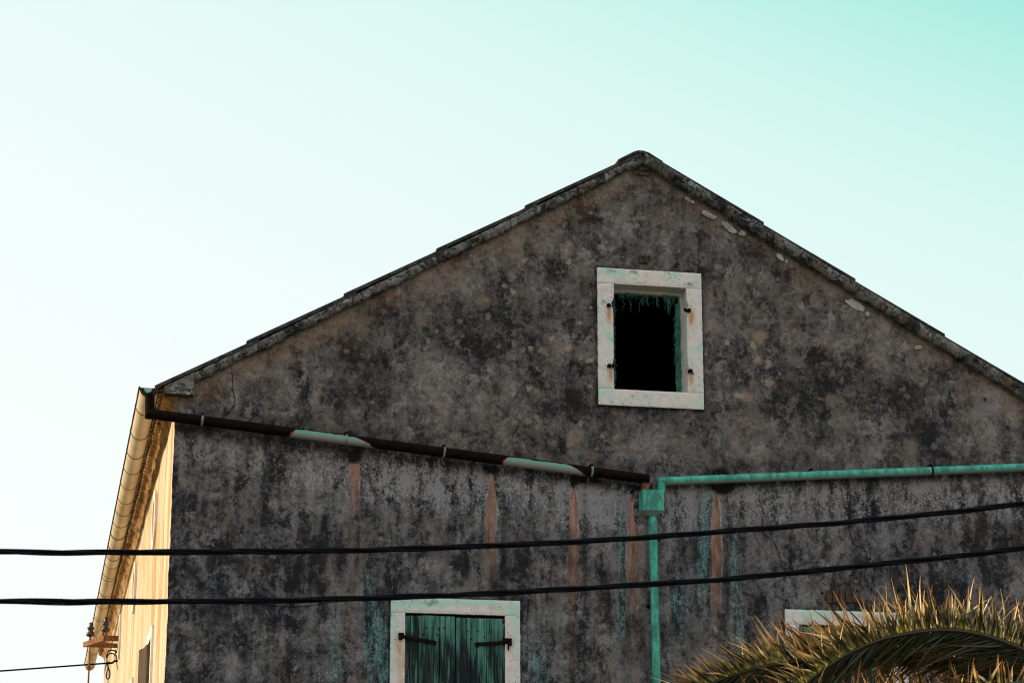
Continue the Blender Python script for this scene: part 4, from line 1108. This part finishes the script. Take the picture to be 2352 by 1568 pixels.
def palm():
    YP = -6.0
    cpt = P(2640,1700,YP); base = Vector((cpt.x, cpt.y, 0))
    t = empty('palm_tree', base); tag(t, 'feathery palm with gold and brown leaflets arching in front of the gable wall', 'palm')
    bm = bmesh.new(); H = cpt.z-.1
    rows = 60; rings = []
    for i in range(rows+1):
        z = H*i/rows; r = .26-.05*z/H+(.03 if i % 3 == 0 else 0)
        rings.append([bm.verts.new((r*(1+.10*mn.noise(Vector((k*1.3, i*.7, 0))))*math.cos(2*math.pi*k/16), r*math.sin(2*math.pi*k/16), z)) for k in range(16)])
    for a, b in zip(rings, rings[1:]):
        for k in range(16): bm.faces.new((a[k],a[(k+1)%16],b[(k+1)%16],b[k]))
    bm.faces.new(rings[-1]); from_bm('trunk', bm, BARK, t)
    A = [(2640,1690,0),(2500,1575,0),(2400,1512,0),(2352,1490,0),(2263,1458,0),(2175,1445,0),(2088,1453,0),(2017,1469,0),(1947,1500,0),(1877,1546,0),(1830,1590,0),(1790,1650,0)]
    frond(t, base, A, 430, .45, .50, YP, 1, .25)
    B = [(2640,1690,0),(2450,1590,.2),(2250,1525,.3),(2080,1500,.35),(1950,1500,.35),(1841,1515,.3),(1745,1531,.3),(1685,1548,.3),(1635,1567,.3),(1570,1600,.3),(1515,1645,.3)]
    frond(t, base, B, 460, .40, .36, YP, 2, .5, lean=.7)
    B2 = [(2640,1690,0),(2470,1600,.6),(2270,1515,.8),(2100,1490,.9),(1980,1490,.9),(1880,1503,.9),(1790,1525,.9),(1720,1560,.9),(1640,1630,.9)]
    frond(t, base, B2, 420, .42, .4, YP, 12, .9, lean=.6)
    Cc = [(2640,1690,0),(2500,1640,.5),(2350,1618,.6),(2200,1612,.6),(2050,1625,.6),(1930,1660,.6),(1850,1710,.6)]
    frond(t, base, Cc, 230, .50, .4, YP, 3, .95, lab='dry reddish brown frond low at the back')
    Dd = [(2640,1690,0),(2520,1600,-.5),(2400,1570,-.8),(2280,1575,-1.0),(2150,1610,-1.1),(2060,1660,-1.1)]
    frond(t, base, Dd, 60, .30, .35, YP, 4, .8)
    Ee = [(2640,1690,0),(2560,1560,.9),(2450,1530,1.4),(2300,1530,1.8),(2180,1560,2.0),(2060,1610,2.1)]
    frond(t, base, Ee, 50, .22, .34, YP, 5, .1)
    Ff = [(2640,1690,0),(2300,1640,.2),(2100,1640,.2),(1900,1640,.2),(1760,1640,.2),(1640,1665,.2)]
    frond(t, base, Ff, 220, .42, .3, YP, 6, .85)
    rnd = random.Random(5); top = Vector((cpt.x, cpt.y, cpt.z-.1))
    for k in range(17):       # rest of the crown, mostly right of the view
        a = math.radians(-105+rnd.uniform(-6,6)+k*13); el = rnd.uniform(.1, 1.1)
        d = Vector((math.cos(a), math.sin(a), 0)); L = rnd.uniform(2.0, 2.8)
        pts = [top, top+d*L*.25+Vector((0,0,.35*el+.1)), top+d*L*.55+Vector((0,0,.5*el)), top+d*L*.82+Vector((0,0,.30*el-.25)), top+d*L+Vector((0,0,-.8+.2*el))]
        frond(t, base, pts, 60, .38, .4, 0, 20+k, rnd.uniform(.1,.6), world=True)
palm()

# ------------------------------------------------------------------ ground
bm = bmesh.new(); R_ = 4000
bmesh.ops.create_grid(bm, x_segments=8, y_segments=8, size=R_)
g = from_bm('ground', bm, GROUND); tag(g, kind='structure')

# ------------------------------------------------------------------ light
sun_az = math.radians(14)      # from -x towards +y
sun_el = math.radians(19)
sd = Vector((-math.cos(sun_az)*math.cos(sun_el), math.sin(sun_az)*math.cos(sun_el), math.sin(sun_el)))
l = bpy.data.lights.new('sun', 'SUN'); l.energy = 5.0; l.angle = math.radians(.55); l.color = (1, .76, .44)
lo = bpy.data.objects.new('sun', l); C.objects.link(lo); lo.rotation_euler = sd.to_track_quat('Z', 'Y').to_euler(); lo.location = (-20, 5, 20)
W = bpy.data.worlds.new('World'); S.world = W; W.use_nodes = True
nt = W.node_tree; bg = nt.nodes['Background']
def wn(t): return nt.nodes.new(t)
sky = wn('ShaderNodeTexSky'); sky.sky_type = 'NISHITA'; sky.sun_disc = False
sky.sun_elevation = sun_el; sky.sun_rotation = math.atan2(sd.x, sd.y); sky.dust_density = 3
tc = wn('ShaderNodeTexCoord')
def dot(v):
    k = wn('ShaderNodeVectorMath'); k.operation = 'DOT_PRODUCT'; nt.links.new(tc.outputs['Generated'], k.inputs[0]); k.inputs[1].default_value = v
    return k.outputs['Value']
rmp = wn('ShaderNodeValToRGB'); nt.links.new(dot((.40, 0, 1.0)), rmp.inputs[0])
cr = rmp.color_ramp; cr.interpolation = 'B_SPLINE'
stops = [(.0, (.955,.975,.96)), (.20, (.93,.978,.96)), (.31, (.875,.965,.94)), (.40, (.78,.94,.90)), (.455, (.69,.92,.865)), (.495, (.58,.89,.81)), (.545, (.36,.82,.71)), (.62,(.24,.72,.60)), (1.0, (.16,.42,.42))]
cr.elements[0].position, cr.elements[0].color = stops[0][0], (*stops[0][1], 1)
cr.elements[1].position, cr.elements[1].color = stops[-1][0], (*stops[-1][1], 1)
for p, c in stops[1:-1]:
    e = cr.elements.new(p); e.color = (*c, 1)
# unseen sky behind the camera, brightness added there to fill the shaded gable
mr = wn('ShaderNodeMapRange'); nt.links.new(dot((0,-1,0)), mr.inputs[0]); mr.inputs[1].default_value = -.2; mr.inputs[2].default_value = .8; mr.inputs[3].default_value = 1.0; mr.inputs[4].default_value = 1.0
mul = wn('ShaderNodeVectorMath'); mul.operation = 'SCALE'; nt.links.new(rmp.outputs[0], mul.inputs[0]); nt.links.new(mr.outputs[0], mul.inputs['Scale'])
sc = wn('ShaderNodeVectorMath'); sc.operation = 'SCALE'; nt.links.new(sky.outputs[0], sc.inputs[0]); sc.inputs['Scale'].default_value = .009
ad = wn('ShaderNodeVectorMath'); ad.operation = 'ADD'; 
hz = wn('ShaderNodeMapRange'); hz.interpolation_type = 'SMOOTHSTEP'; nt.links.new(dot((0,-1,0)), hz.inputs[0]); hz.inputs[1].default_value = -.55; hz.inputs[2].default_value = .35
hm = wn('ShaderNodeMix'); hm.data_type = 'RGBA'; nt.links.new(hz.outputs[0], hm.inputs[0]); nt.links.new(mul.outputs[0], hm.inputs[6]); hm.inputs[7].default_value = (1.16,1.155,1.135,1)
nt.links.new(hm.outputs[2], ad.inputs[0]); nt.links.new(sc.outputs[0], ad.inputs[1])
nt.links.new(ad.outputs[0], bg.inputs[0]); bg.inputs[1].default_value = 1.0

# ------------------------------------------------------------------ camera
cd = bpy.data.cameras.new('camera'); co = bpy.data.objects.new('camera', cd); C.objects.link(co); S.camera = co
cd.sensor_width = 36; cd.lens = 36*FL/2352; cd.clip_start = .1; cd.clip_end = 9000
co.location = CAM
co.rotation_euler = Matrix((RT, UP, -FW)).transposed().to_euler()
cd.dof.use_dof = True; cd.dof.focus_distance = 23.0; cd.dof.aperture_fstop = 9
S.view_settings.view_transform = 'Standard'; S.view_settings.look = 'None'; S.view_settings.exposure = 0
S.cycles.max_bounces = 5; S.cycles.pixel_filter_type = 'BLACKMAN_HARRIS'; S.cycles.filter_width = 1.15
